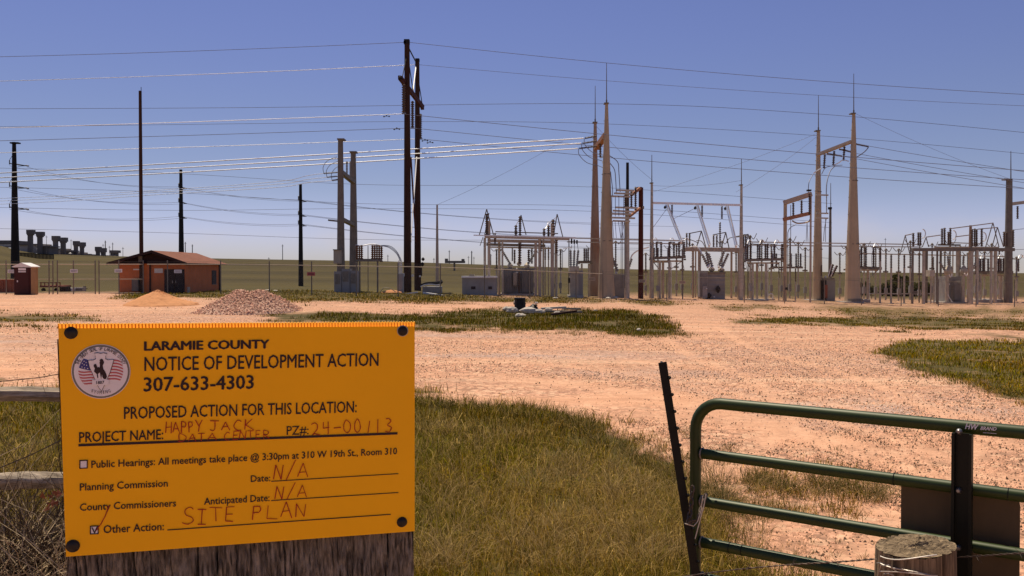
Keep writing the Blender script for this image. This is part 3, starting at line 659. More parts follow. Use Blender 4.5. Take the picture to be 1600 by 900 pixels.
def seal_txt(s,r,a0,a1,cap,flip=False):
    n=len(s)
    for i,ch in enumerate(s):
        if ch==' ': continue
        a=math.radians(a0+(a1-a0)*i/(n-1)); x=433+r*math.cos(a); y=452-r*.92*math.sin(a); tx,ty=(math.sin(a),math.cos(a)*.92)
        if flip: tx,ty=-tx,-ty
        w=13
        p0=SC(x-tx*w,y-ty*w); p1=SC(x+tx*w,y+ty*w)
        cu=bpy.data.curves.new('t','FONT'); cu.body=ch; cu.size=1; cu.resolution_u=1
        ob=bpy.data.objects.new('t',cu); COL.objects.link(ob); bpy.context.view_layer.update()
        me=bpy.data.meshes.new_from_object(ob.evaluated_get(bpy.context.evaluated_depsgraph_get())); COL.objects.unlink(ob); bpy.data.objects.remove(ob)
        A=sgn(*p0,.0030); B=sgn(*p1,.0030); ex=B-A; ey=-SN.cross(ex).normalized()
        if (ey.dot(e2)>0)==flip and False: ey=-ey
        up=Vector(sgn(*SC(x+(math.cos(a) if not flip else -math.cos(a))*10,y-(math.sin(a) if not flip else -math.sin(a))*10),.0030))-Vector(sgn(*SC(x,y),.0030))
        if ey.dot(up)<0: ey=-ey
        co=[v.co.copy() for v in me.vertices]; lo=min(c.x for c in co); hi=max(c.x for c in co)
        for v,c in zip(me.vertices,co): v.co=A+ex*((c.x-lo)/(hi-lo) if ch!='I' else .35+.3*(c.x-lo)/(hi-lo))+ey*(c.y*cap*.00013/.69*1.0)-Vector(nb.location)
        me.materials.clear(); me.materials.append(MATS['sign_ink']); t=bpy.data.objects.new('lettering',me); COL.objects.link(t); t.parent=seal
seal_txt('THE GREAT SEAL OF LARAMIE COUNTY',270,159,21,46)
seal_txt('WYOMING',286,-112,-68,46,flip=True)
t=st('1887',*SC(385,596),*SC(475,592),4.8,bold=.02,off=.0046); t.parent=seal
# fixing screws with washers
for i,(x,y,r) in enumerate(((111,520,8.5),(629,517,8.5),(628,815.5,8),(114,853,9))):
    c=sgn(x,y,0); R=r*.00112; mb=MB(); mb.lathe(c-SN*.0005,c-SN*.006,[(0,R),(.5,R*.95),(.9,R*.6),(1,R*.2)],18); sc=mb.build('screw','screw_black' ,nb,smooth=True)
    mb=MB(); mb.lathe(c+SN*.0002,c-SN*.0018,[(0,R*1.12),(.8,R*1.12),(1,R*1.0)],20); wa=mb.build('washer','steel_washer' if i==1 else 'screw_black',nb); wa.parent=sc
# weathered post carrying the board: furrowed face
def wood_slab():
    mb=MB(); t=empty('wide_wooden_post','wide weathered grey brown timber post carrying the yellow notice','post',(P(372,850,1.6).x,P(372,850,1.6).y,0))
    A=sgn(101,860,-.018); B=sgn(648,845,-.018); A.z=B.z=0; ex=(B-A); out_=Vector((ex.y,-ex.x,0)).normalized()
    if out_.y>0: out_=-out_
    nx_,nz=260,100; ztop=1.585; R=random.Random(3)
    gro=[(-R.uniform(.004,.011) if R.random()<.07 else R.uniform(-.002,.002)) for _ in range(nx_+1)]
    vs=[];fs=[]
    lean=(-SN.z/SN.y)
    for j in range(nz+1):
        z=ztop*j/nz if j<nz*.0 else ztop*(1-(1-j/nz)**1.0)
        for i in range(nx_+1):
            d=gro[(i+int(2.2*math.sin(z*9+i*.05)+1.5*math.sin(z*31)))%(nx_+1)]+.003*math.sin(i*.31+z*14)+.002*math.sin(z*55+i*1.7)+R.uniform(-.0030,.0030)-.035*(abs(i/nx_-.5)*2)**6*0
            p=A+ex*(i/nx_)+out_*d; vs.append((p.x,p.y+ -SN.z/SN.y*(z-1.2),z))
    for j in range(nz):
        for i in range(nx_): k=j*(nx_+1)+i; fs.append((k,k+1,k+nx_+2,k+nx_+1))
    mb.add(vs,fs); bk=-out_*.16
    row=lambda j:[vs[j*(nx_+1)],vs[j*(nx_+1)+nx_]]
    a0,b0=[Vector(v) for v in row(0)]; a1,b1=[Vector(v) for v in row(nz)]
    mb.add([a0,b0,b1,a1,a0+bk,b0+bk,b1+bk,a1+bk],[(1,5,6,2),(5,4,7,6),(4,0,3,7),(3,2,6,7)])
    mb.build('timber','weathered_wood',t)
wood_slab()
# ================================================================ gate, T-post, round post, barbed wire
GA=Vector((.595,2.76,0)); GB=Vector((1.285,2.235,0)); gd=(GB-GA).normalized(); gn=Vector((-gd.y,gd.x,0))
if gn.y<0: gn=-gn                    # away from the camera
def gp(s,z,off=0): q=GA+gd*s+gn*off; return Vector((q.x,q.y,z))
gate=empty('tubular_gate','green tubular steel farm gate with horizontal rails and rounded top corner','gate',gp(0,0))
r_=.0175; TOPZ=1.298
def frame():
    mb=MB(); c=.085
    pts=[gp(-.03,.12)]+[gp(-.03,z) for z in (.3,.6,.9,1.1,TOPZ-c)]+[gp(-.03+c*(1-math.cos(a)),TOPZ-c+c*math.sin(a)) for a in [math.radians(q) for q in range(12,91,13)]]+[gp(s,TOPZ) for s in (.2,.5,.9,1.4,2.0,2.8)]
    mb.tube(pts,r_,16); return mb.build('outer_frame','gate_green',gate,True)
frame()
for z in (1.138,.99,.862,.752,.645,.54):
    mb=MB(); pts=[gp(-.01+ .004,z)]+[gp(s,z,0) for s in (.03,.3,.6,.9,1.4,2.0,2.8)]; mb.tube(pts,r_*.93,14); mb.build('rail','gate_green',gate,True)
for z in (1.138,.99,.862,.752):
    mb=MB(); mb.tube([gp(-.008,z)+(gn*math.cos(q)+Vector((0,0,1))*math.sin(q))*(r_*.96) for q in np.linspace(0,2*math.pi,15)],.0028,5); mb.build('weld_bead','old_steel',gate,True)
SM=.730
mb=MB()                              # upright channel on the camera side of the rails
w=.0235
for a0,a1,o0,o1 in ((-w,-w+.007,-.046,-.022),(w-.007,w,-.046,-.022),(-w,w,-.030,-.0225)):
    z0,z1=.45,TOPZ-.012
    mb.hexa([gp(SM+a0,z0,o0),gp(SM+a0,z1,o0),gp(SM+a1,z1,o0),gp(SM+a1,z0,o0),gp(SM+a0,z0,o1),gp(SM+a0,z1,o1),gp(SM+a1,z1,o1),gp(SM+a1,z0,o1)])
ch=mb.build('upright','gate_dark',gate)
for z in (1.138,.99,.862,.752,1.29):
    mb=MB(); mb.lathe(gp(SM-.008,z,-.030),gp(SM-.008,z,-.042),[(0,.008),(.6,.008),(1,.004)],8); b=mb.build('bolt','steel_washer',gate,True); b.parent=ch
for s,z in ((.557,1.138),(.831,1.138),(.085,.862),(.125,.862)):
    mb=MB(); mb.tube([gp(s,z)+Vector((0,0,0))+ (gn*math.cos(q)+Vector((0,0,1))*math.sin(q))*(r_*.93+.0006) for q in np.linspace(0,2*math.pi,17)],.0011,5); mb.build('wire_tie','gate_dark',gate)
def gtxt(x,y,off=0):                 # on the rail's face towards the camera
    d=ray(x,y); q0=gp(0,TOPZ,-r_-.0015); k=(q0-CAMP).dot(gn)/d.dot(gn); return CAMP+d*k
text_on('lettering','HW',1508,670,1529,672,9,m='print_white',bold=.02,parent=gate,point=gtxt,shear=.35)
text_on('lettering','BRAND',1532,671.5,1557,673,5.5,m='print_white',bold=.02,parent=gate,point=gtxt,shear=.25)
mb=MB(); a=gtxt(1536,676); b=gtxt(1557,677.5); mb.tube([a,b],.0006,4); mb.build('underline','print_white',gate)
# metal plate hanging on the far side of the gate
def plate():
    off=.030; s0=.755; pts=[]
    q=lambda px,py:(lambda d:CAMP+d*(((gp(0,1,off)-CAMP).dot(gn))/d.dot(gn)))(ray(px,py))
    a=q(1408,748); b=q(1594,778); c=Vector((b.x,b.y,.62)); d=Vector((a.x,a.y,.66)); ex=(b-a).normalized(); dn=Vector((0,0,-1)); R=.02
    pts=[d,a+dn*R]+[a+ex*R+dn*R-ex*R*math.cos(t)-dn*R*math.sin(t) for t in (.5,1.0)]+[a+ex*R,b-ex*R]+[b-ex*R+dn*R+ex*R*math.sin(t)-dn*R*math.cos(t) for t in (.5,1.0)]+[b+dn*R,c]
    t=empty('metal_plate','dull grey brown metal sign plate seen from behind, hung on the gate rails','sign',Vector(((a.x+c.x)/2,(a.y+c.y)/2,.62)))
    mb=MB(); mb.prism(pts,gn*.004); mb.build('plate','plate_back',t)
    for px,py in ((1480,762),(1545,772)):
        w=q(px,py); mb=MB(); mb.lathe(w-gn*.001,w-gn*.006,[(0,.007),(.7,.006),(1,.002)],8); mb.build('rivet','steel_washer',t,True)
plate()
# T-post
def tpost():
    top=P(1035,566,2.70); bot=P(1088,905,2.72); d=(bot-top).normalized(); bot=top+d*((0-top.z)/d.z+.15)
    t=empty('steel_fence_post','dark studded steel T-post leaning left against the gate end','post',Vector((bot.x,bot.y,0)))
    s=Vector((1,0,0)); s=(s-d*s.dot(d)).normalized(); n=d.cross(s)
    if n.y<0:n=-n
    mb=MB()
    def slab(a,b,o0,o1): mb.hexa([top+s*a+n*o0,bot+s*a+n*o0,bot+s*b+n*o0,top+s*b+n*o0,top+s*a+n*o1,bot+s*a+n*o1,bot+s*b+n*o1,top+s*b+n*o1][::-1])
    slab(-.0125,.0125,-.002,.002); slab(-.0025,.0025,.002,.026); mb.build('shaft','tpost_green',t)
    Lg=(bot-top).length; k=.05
    while k<Lg-.1:
        c=top+d*k+s*.0125; mb=MB(); mb.lathe(c-s*.004,c+s*.0065,[(0,.0065),(.6,.006),(1,.003)],6); mb.build('stud','tpost_green',t); k+=.052
tpost()
# gate end post plate (dark strap the chain is locked round)
def links(pts,r=.009,w=.0022):
    t=empty('gate_chain','rusty chain looped round the gate end and the leaning T-post','chain',Vector(pts[0])-Vector((0,0,.05)))
    p=[Vector(q) for q in pts]; seg=[]; 
    for a,b in zip(p[:-1],p[1:]):
        n=max(1,int((b-a).length/(r*1.75)))
        for i in range(n): seg.append((a.lerp(b,(i+.5)/n),(b-a).normalized()))
    for i,(c,d) in enumerate(seg):
        u=d.orthogonal().normalized(); v=d.cross(u); u=u if i%2 else v
        mb=MB(); mb.tube([c+d*r*1.25*math.cos(q)+u*r*.62*math.sin(q) for q in np.linspace(0,2*math.pi,11)],w,5); mb.build('link','rusty_wire',t,True)
Yc=2.68
links([P(1082,760,Yc),P(1079,800,Yc-.01),P(1074,818,Yc-.02),P(1090,812,Yc-.03),P(1098,790,Yc),P(1103,772,Yc+.02)],.010,.0024)
mb=MB(); mb.tube([P(x,y,Yc-.03) for x,y in ((1103,772),(1100,790),(1094,812),(1088,835),(1086,842))],.0016,5); mb.tube([P(x,y,Yc-.035) for x,y in ((1098,775),(1095,800),(1090,815),(1084,822),(1070,818))],.0016,5)
tag(mb.build('tie_wire','bright_wire'),'loose galvanised wire twisted round the chain at the gate end','wire')
# round wooden post with split top
def roundpost():
    cx=P(1430,853,2.16); ztop=cx.z; R=.0925; t=empty('round_wooden_post','short round weathered wooden post with a cut top in front of the gate','post',Vector((cx.x,cx.y,0)))
    n=72; rr=random.Random(8); gr=[1-(.10*rr.random() if rr.random()<.30 else .012*rr.random()) for _ in range(n)]; vs=[];fs=[]; nz=16
    for j in range(nz+1):
        z=-.1+(ztop+.1)*j/nz
        for i in range(n):
            a=2*math.pi*i/n; r=R*gr[i]*(1+.006*math.sin(a*5+z*7)+.01*math.sin(a*2+1))*(1-.02*(j==nz)); vs.append((cx.x+r*math.cos(a),cx.y+r*math.sin(a),z+(.006*rr.random()-.004+.010*math.cos(a) if j==nz else 0)))
    for j in range(nz):
        for i in range(n): fs.append((j*n+i,j*n+(i+1)%n,(j+1)*n+(i+1)%n,(j+1)*n+i))
    mb=MB(); mb.add(vs,fs); mb.build('shaft','post_wood',t)
    vs=[];fs=[]; K=12
    for k in range(K+1):
        for i in range(n):
            a=2*math.pi*i/n; rim=vs_top=(R*.98*gr[i]); q=k/K; dz=(rr.random()-.5)*.007*(q<1)+.012*math.sin(a*2+.5)*q*(1-q)*2+.010*math.cos(a)*q
            vs.append((cx.x+rim*q*math.cos(a),cx.y+rim*q*math.sin(a),ztop+dz+.001))
    for k in range(K):
        for i in range(n): fs.append((k*n+i,k*n+(i+1)%n,(k+1)*n+(i+1)%n,(k+1)*n+i))
    mb=MB(); mb.add(vs,fs); mb.build('cut_top','end_grain',t)
    return cx
pc=roundpost()
def barbed(name_label,pts,r=.0012,barbs=None,step=.12):
    p=[Vector(q) for q in spl([tuple(q) for q in pts],8)]; t=empty('barbed_wire',name_label,'wire',p[0])
    for ph in (0,math.pi):
        # two strands twisted together
        fine=[]; 
        for a,b in zip(p[:-1],p[1:]):
            n=max(2,int((b-a).length/.008))
            for i in range(n): fine.append(a.lerp(b,i/n))
        fine.append(p[-1]); L0=0; o=[]
        for i,c in enumerate(fine):
            d=(fine[min(i+1,len(fine)-1)]-fine[max(i-1,0)]).normalized(); u=Vector((0,0,1)); u=(u-d*u.dot(d)).normalized(); v=d.cross(u); 
            if i: L0+=(c-fine[i-1]).length
            q=L0/.035*2*math.pi+ph; o.append(c+(u*math.cos(q)+v*math.sin(q))*r*1.05)
        mb=MB(); mb.tube(o,r,4); mb.build('strand','rusty_wire',t)
    Ltot=sum((b-a).length for a,b in zip(p[:-1],p[1:])); k=step*.6
    while k<Ltot:
        acc=0
        for a,b in zip(p[:-1],p[1:]):
            l=(b-a).length
            if acc+l>=k: c=a.lerp(b,(k-acc)/l); d=(b-a).normalized(); break
            acc+=l
        mb=MB(); u=d.orthogonal().normalized(); v=d.cross(u)
        mb.tube([c+d*(q*.0025-.008)+(u*math.cos(q*1.6)+v*math.sin(q*1.6))*r*2.4 for q in range(7)],r*.8,4)
        for sgn_,w in ((1,u),(-1,v),(1,(u+v).normalized()),(-1,(u-v).normalized())): mb.tube([c+w*sgn_*.002-d*.004,c+w*sgn_*.016+d*.006*sgn_],r*.7,4,r*.25)
        mb.build('barb','rusty_wire',t); k+=step
zb=lambda x,y,Y:P(x,y,Y)
barbed('barbed wire running from the gate end to the round wooden post',[zb(1066,901,2.45),zb(1150,890,2.38),zb(1240,882,2.3),zb(1310,878,2.22),zb(1371,873,2.14)])
barbed('barbed wire stretched right from the round wooden post across the gate',[zb(1490,871,2.15),zb(1540,868,2.08),zb(1600,864,2.0),zb(1720,858,1.85)],step=.11)
mb=MB(); 
for k,(y0,y1) in enumerate(((872,880),(884,893),(893,900))):
    mb.tube([Vector((pc.x+(.0965+.002*k)*math.cos(a),pc.y+(.0965+.002*k)*math.sin(a),P(1390,y0+k*2,2.1).z+.006*math.sin(a*3+k)-.012*(a+2.6)*(1 if k%2 else -1))) for a in np.linspace(-2.9,-1.5,14)],.0016,5)
for x0,y0,x1,y1 in ((1372,896,1381,884),(1378,884,1400,892),(1370,880,1383,882),(1381,897,1396,899)): mb.tube([P(x0,y0,2.09),P((x0+x1)/2,min(y0,y1)-1,2.06),P(x1,y1,2.08)],.0013,5)
tag(mb.build('staple_wire','bright_wire'),'bright twisted wire wrapped and stapled round the round wooden post','wire')
# left fence rails and brush
def log(label,a,b,r,m='log_wood'):
    a=Vector(a);b=Vector(b);mb=MB(); n=18; k=26; rr=random.Random(label); vs=[];fs=[]; d=(b-a).normalized(); u=Vector((0,0,1)); v=d.cross(u)
    ph=[rr.choice((.86,.97,1,1.03,1.05)) for _ in range(n)]
    for j in range(k+1):
        c=a.lerp(b,j/k)+u*.003*math.sin(j*.5)
        for i in range(n):
            q=2*math.pi*i/n; R=r*ph[i]*(1+.03*math.sin(j*.8+i)+rr.uniform(-.035,.035)); vs.append(c+(u*math.cos(q)+v*math.sin(q))*R)
    for j in range(k):
        for i in range(n): fs.append((j*n+i,j*n+(i+1)%n,(j+1)*n+(i+1)%n,(j+1)*n+i))
    fs+= [tuple(range(n))[::-1],tuple(k*n+i for i in range(n))]; mb.add(vs,fs); return tag(mb.build('wooden_rail',m,smooth=True),label,'rail','log fence rails left of the notice')
log('upper bleached round log rail left of the yellow notice',P(-160,616,5.2),P(150,616.5,5.3),.043)
log('lower grey log rail low in the dry brush beside the notice',P(-160,757,4.2),P(150,748,4.4),.040)
for px in (-140,140):
    t=P(px,590,5.3); mb=MB(); mb.cyl((t.x,t.y+.12,-.2),(t.x,t.y+.12,t.z+.05),.07,.065,14); tag(mb.build('fence_post','post_wood',smooth=True),'round wooden fence post holding the log rails'+(' beyond the left edge' if px<0 else ' behind the yellow notice'),'post')
mb=MB(); mb.tube([P(x,y,4.0) for x,y in ((-120,770),(0,731),(50,710),(95,688),(140,668))],.0026,5); tag(mb.build('fence_wire','rusty_wire'),'slack dark wire slanting up to the notice over the left grass','wire')
mb=MB(); mb.tube([P(x,y,6.0) for x,y in ((-120,603),(0,596),(60,590),(95,584),(140,580))],.0030,5); tag(mb.build('fence_wire','rusty_wire'),'thin wire just above the upper log rail','wire')
def brush(label,c,rx,ry,rz,n,m,r,seed,cat='bush',name='dry_brush',stem=True):
    rr=random.Random(seed); mb=MB(); 
    for i in range(n):
        a=rr.uniform(0,2*math.pi); R=rr.random()**.5; x=c[0]+rx*R*math.cos(a)*.6; y=c[1]+ry*R*math.sin(a)*.6; z=rr.uniform(0,rz*.35)*1.0
        d=Vector((math.cos(a)*rr.uniform(.2,1)+rr.uniform(-.5,.5),math.sin(a)+rr.uniform(-.6,.6),rr.uniform(.0,1.3))).normalized(); p=[Vector((x,y,c[2]+z))]; l=rr.uniform(.35,1)*rz
        for k in range(4):
            d=(d+Vector((rr.uniform(-.45,.45),rr.uniform(-.45,.45),rr.uniform(-.5,.15)))).normalized(); q=p[-1]+d*l/4; q.z=max(q.z,c[2]+.005); p.append(q)
        mb.tube(p,r*rr.uniform(.6,1.3),3,r*.3)
    return tag(mb.build(name,m),label,cat)
g=G(40,850); brush('dark tangled tumbleweed heaped under the lower log rail',(P(0,800,4.3).x,4.30,0),1.0,.30,.98,2600,'dark_twig',.0028,5,'brush','tumbleweed')
brush('pale dry twigs and stems in front of the lower log rail',(P(0,860,3.9).x,3.92,0),.9,.26,.98,1050,'dry_twig',.0024,9,'brush')
mb=MB(); rr=random.Random(2); q0=P(80,785,4.05); pts=[]
for i in range(16):
    a=Vector((rr.uniform(-.018,.018),rr.uniform(-.03,.03),rr.uniform(-.03,.03))); b=a+Vector((rr.uniform(-.03,.03),rr.uniform(-.02,.02),rr.uniform(-.03,.03))); c=a+Vector((rr.uniform(-.02,.02),rr.uniform(-.02,.02),rr.uniform(.01,.04)))
    mb.add([q0+a,q0+b,q0+c],[(0,1,2)])
tag(mb.build('red_scrap','red_scrap'),'small crumpled red scrap caught in the brush beside the notice','litter')
# ================================================================ far plant on the hill
def stack(px,yt,yb,Y,w=5,hood=10,label=''):
    t=Thing('exhaust_stack',label,'smokestack',px,yb,Y=Y,group='exhaust stacks of the plant on the hill')
    t.part('shaft','hill_building',('b',px-w/2,yt+7,px+w/2,None,0,1.6)); t.part('hood','hill_building',('b',px-hood/2,yt,px+hood/2,yt+6.5,-.5,2.6))
    t.part('collar','hill_building',('b',px-hood/2+1,yt+6.5,px+hood/2-1,yt+8.5,-.25,2.1))
SK=[(46,359,'leftmost and tallest'),(61,362,'second from the left'),(85.5,368.5,'third from the left'),(97.5,371,'fourth from the left'),(117.5,376.5,'fifth from the left'),(127,378.5,'sixth from the left'),(152,385.5,'seventh from the left'),(160,387.5,'eighth from the left')]
for i,(x,y,l) in enumerate(SK): stack(x,y,400,430+i*12,6.4 if i<4 else 5,10.5 if i<4 else 8,l+' dark square topped exhaust stack on the hill plant')
t=Thing('silo_bin','wide dark hopper bin at the right end of the hill plant','bin',176,395,Y=540); t.part('bin','hill_building',('b',170.5,391,182,395,0,6),('b',172,395,181,400,1,4),('b',172,400,181,None,1,4))
for i,(x0,x1,y,l) in enumerate(((30,78,381,'leftmost and largest'),(80,110,388,'second from the left'),(111,138,394,'third from the left'),(148,186,399,'rightmost and lowest'))):
    t=Thing('turbine_hall',l+' low pale turbine hall among the exhaust stacks','building',(x0+x1)/2,400,Y=445+i*28,group='turbine halls of the plant on the hill')
    t.part('wall','hill_building_pale',('b',x0,y+2,x1-10,None,0,12)); t.part('roof_slab','hill_building',('b',x0-1,y-.2,x1-18,y+1.8,-1,13),('b',x1-16,y+3,x1,y+5,-1,10))
    t.part('side_unit','hill_building',('b',x1-13,y+5,x1-2,None,-.5,8))
    for k in range(2): t.part('white_tank','white_paint',('e',x0+20+k*10,y+9-k,-2,5,2.6))
t=Thing('warehouse','long dark flat roofed warehouse on the skyline at the left edge','building',0,400,Y=520); t.part('wall','hill_building_pale',('b',-60,381,19,None,0,20)); t.part('roof','hill_building',('b',-61,375.5,20,381,-1,22)); t.part('window_band','white_paint',('b',-40,382.2,18,383.3,-.3,.3))
t=Thing('louvre_fence','dark slatted wind fence running down the hill below the plant','fence',40,410,Y=330)
for i in range(44):
    x=-10+i*2.15; y=395+abs(x-30)*.06 if x>30 else 395+(30-x)*.30
    t.part('slat','dark_steel',('b',x,y,x+1.35,y+9,0,.25))
t.part('rail','dark_steel',('bar',-10,407,.3,30,395,.3,1,.2),('bar',30,395,.3,84,398,.3,1,.2))
# ================================================================ masts far off
for i,(x,y,yb,w,l) in enumerate(((72.5,368,385,.8,'between the second and third stacks'),(111,374,392,.8,'beside the fifth stack'),(161,381,396,.8,'left of the hopper bin'),(164.5,376,400,1.7,'stout, beside the hopper bin'),(171,384,395,.7,'over the hopper bin'),(176,379,392,1.1,'rising behind the hopper bin'),(192,386,400,.8,'just right of the hopper bin'),(289.5,378,396,1.5,'tall, right of the tapered pole behind the brick shed'),(300.5,382,396,1.5,'short, over the brick shed roof'),(441.5,382,410,1.2,'alone on the hill left of the dark tapered pole'),(420,402,409,.8,'tiny, at the crest right of the sand pile'),(606,398,409,1,'small, right of the brown insulators'),(678,403,412,1,'small, left of the slim white mast'),(702,391,412,1.2,'over the flat dark machine on the horizon'),(737,392,414,1.7,'dark, left of the first bus frame'),(732,400,414,.8,'faint, beside the dark far pole'),(740.5,401,414,.8,'faint, right of the dark far pole'),(767,397,416,1.3,'seen through the first bus frame'),(879,390,420,1,'between the bus frame and the breaker'),(1383.5,372,426,.8,'faint, right of the tallest tapered tower'))):
    t=Thing('distant_pole','thin distant pole '+l,'pole',x,450,Y=420+i*6,group='thin poles far off on the horizon'); t.part('shaft','old_steel',('v',x,y,w*.8,w,0,6)); t.part('crossarm','old_steel',('b',x-1.6,y+2,x+1.6,y+2.5,-.2,.3))
t=Thing('distant_platform','low dark flat platform with a raised lump at each end on the horizon','structure',711,415,Y=300)
t.part('deck','old_steel',('b',695,407.5,726,411,0,4)); t.part('end_block','old_steel',('b',695,404,699,407.6,0,4)); t.part('end_block','old_steel',('b',721,404.5,725,407.6,0,4)); t.part('leg','old_steel',('v',710,411,3,3,1,8))
# ================================================================ monopoles
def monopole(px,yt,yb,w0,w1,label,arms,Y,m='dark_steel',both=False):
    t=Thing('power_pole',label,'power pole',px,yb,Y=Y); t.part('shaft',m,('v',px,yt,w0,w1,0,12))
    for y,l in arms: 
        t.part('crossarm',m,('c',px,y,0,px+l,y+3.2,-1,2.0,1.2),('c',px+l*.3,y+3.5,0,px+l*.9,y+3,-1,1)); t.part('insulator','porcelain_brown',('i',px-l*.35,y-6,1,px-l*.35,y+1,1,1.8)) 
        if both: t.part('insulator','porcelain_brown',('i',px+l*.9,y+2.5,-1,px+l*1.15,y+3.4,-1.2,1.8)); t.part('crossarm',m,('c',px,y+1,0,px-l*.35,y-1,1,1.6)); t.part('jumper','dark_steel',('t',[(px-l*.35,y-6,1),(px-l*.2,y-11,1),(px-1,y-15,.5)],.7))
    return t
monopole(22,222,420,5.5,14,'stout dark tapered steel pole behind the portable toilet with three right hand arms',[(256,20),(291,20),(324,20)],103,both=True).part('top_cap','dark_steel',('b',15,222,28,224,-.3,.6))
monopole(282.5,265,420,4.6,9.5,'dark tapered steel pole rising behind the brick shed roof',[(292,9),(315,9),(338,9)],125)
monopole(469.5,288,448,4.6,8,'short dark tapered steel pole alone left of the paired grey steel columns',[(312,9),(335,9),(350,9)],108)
t=Thing('wooden_pole','very tall slim brown wooden pole in front of the brick shed','power pole',219,458); t.part('shaft','creosote_wood',('v',219,142,4.6,6.8,0,10)); t.part('ground_rod','dark_steel',('c',220.5,136,-.2,220.5,160,-.2,1)); t.part('box','old_steel',('b',216,400,222,409,-.5,.3)); t.part('riser_pipe','old_steel',('v',223.5,402,1.6,1.6,-.1,6))
# ================================================================ brick shed
bl_=G(187,458); br_=P(290,457,bl_.y); ev=P(200,411.5,bl_.y).z; rg=P(237,393,bl_.y-.9).z; y0=bl_.y; x0,x1=bl_.x,br_.x; D=8.6; z0=tz((x0+x1)/2,y0)-.1
shed=empty('brick_shed','orange brick gabled utility shed with brown roof and dark double door','building',Vector(((x0+x1)/2,y0+D/2,z0)))
def sp(name,m,f,parent=None,label=None):
    mb=MB(); f(mb); o=mb.build(name,m,parent or shed); 
    if label:o['label']=label
    return o
hz=lambda z:z
xm=P(237,393,y0-.9).x
wl=ev-z0
sp('front_wall','brick_wall',lambda b:b.box(((x0+x1)/2,y0+.1,(z0+ev)/2),(x1-x0,.2,wl)))
sp('side_wall','brick_wall',lambda b:b.box((x1-.1,y0+D/2,(z0+ev)/2),(.198,D-.41,wl-.004)))
sp('side_wall','brick_wall',lambda b:b.box((x0+.1,y0+D/2,(z0+ev)/2),(.198,D-.41,wl-.004)))
sp('back_wall','brick_wall',lambda b:b.box(((x0+x1)/2,y0+D-.1,(z0+ev)/2),(x1-x0,.2,wl)))
oh=.55; xl=x0-oh-.05; xr=x1+oh-.1
sp('gable','dark_trim',lambda b:b.prism([(xl+.5,y0-.3,ev+.02),(xm,y0-.3,rg-.10),(xr-.5,y0-.3,ev+.02)],(0,.1,0)))  # shadow under the roof overhang put into the gable's dark colour
for a in (xl,xr):
    sp('roof_slope','roof_brown',lambda b:b.prism([(a,y0-.95,ev-.06),(xm,y0-.95,rg-.0),(xm,y0-.95,rg+.09),(a,y0-.95,ev+.03)],(0,D+1.6,0)))
sp('barge_board','dark_trim',lambda b:b.prism([(xl-.02,y0-.99,ev-.16),(xm,y0-.99,rg-.12),(xm,y0-.99,rg+.11),(xl-.02,y0-.99,ev+.05)],(0,.038,0)))
sp('barge_board','dark_trim',lambda b:b.prism([(xm,y0-.99,rg-.12),(xr+.02,y0-.99,ev-.16),(xr+.02,y0-.99,ev+.05),(xm,y0-.99,rg+.11)],(0,.038,0)))
sp('soffit','dark_trim',lambda b:b.box(((xl+xr)/2,y0-.50,ev-.005),(xr-xl-.5,.86,.05)))
for k in range(2):
    a=P(257+k*16,425,y0).x; b2=P(272.4+k*16,425,y0).x
    d=sp('door','door_dark',lambda b:b.box(((a+b2)/2,y0-.02,z0+1.02),(b2-a,.08,2.0)))
    sp('handle','steel_washer',lambda b:b.box((b2-.12 if k==0 else a+.12,y0-.09,z0+1.0),(.05,.05,.2)),parent=d)
sp('downpipe','dark_trim',lambda b:b.box((P(235,430,y0).x,y0-.06,(z0+ev)/2),(.10,.10,wl)))
sp('corner_post','dark_trim',lambda b:b.box((x1+.01,y0+D-.3,(z0+ev)/2),(.16,.2,wl)))
wy=y0+D*.80
sp('window','door_dark',lambda b:b.box((x1+.02,wy,z0+1.35),(.06,1.1,1.2)))
sp('window_frame','old_steel',lambda b:b.box((x1+.06,wy,z0+.72),(.05,1.2,.06)))
for px,py,w,h in ((248,423,13,7),(213,421,9,2)):
    sp('notice_panel','white_paint',lambda b:b.box((P(px,py,y0).x,y0-.03,P(px,py,y0).z),(w*y0/FPX,.04,h*y0/FPX)))
sp('meter_box','old_steel',lambda b:b.box((P(213,445,y0).x,y0-.15,P(213,445,y0).z),(.5,.3,1.0)))
sp('vent_pipe','steel_washer',lambda b:b.cyl((P(292,447,y0).x+.25,y0-.3,z0),(P(292,447,y0).x+.25,y0-.3,z0+.6),.12,.12,10))
# portable toilet, containers and yard clutter
t=Thing('portable_toilet','maroon portable toilet with white roof and tan side by the fence','toilet',40,460.5); Y=t.Y
dpt=1.25; A=P(22.5,450,Y).x; B=P(48.5,450,Y).x; C=P(58.5,450,Y+.9).x; zt=P(30,416,Y).z; zb=tz(A,Y); zr=P(38,411.5,Y).z
def tp(name,m,f,parent=None): mb=MB(); f(mb); return mb.build(name,m,parent or t.o)
sl_=C-B
tp('side_panel','toilet_tan',lambda b:b.prism([(B,Y,zb),(B,Y,zt),(C,Y+.9,zt),(C,Y+.9,zb)],(-.05,.02,0)))
tp('back_panel','toilet_maroon',lambda b:b.prism([(A+sl_,Y+.95,zb),(A+sl_,Y+.95,zt),(C,Y+.95,zt),(C,Y+.95,zb)],(0,.05,0)))
tp('side_panel','toilet_tan',lambda b:b.prism([(A,Y,zb),(A,Y,zt),(A+sl_,Y+.9,zt),(A+sl_,Y+.9,zb)],(.05,.02,0)))
tp('front_frame','toilet_maroon',lambda b:b.box(((A+B)/2,Y,(zb+zt)/2),(B-A,.06,zt-zb)))
dr=tp('door','toilet_maroon',lambda b:b.box(((A+B)/2,Y-.05,(zb+zt)/2-.03),(B-A-.26,.04,zt-zb-.28)))
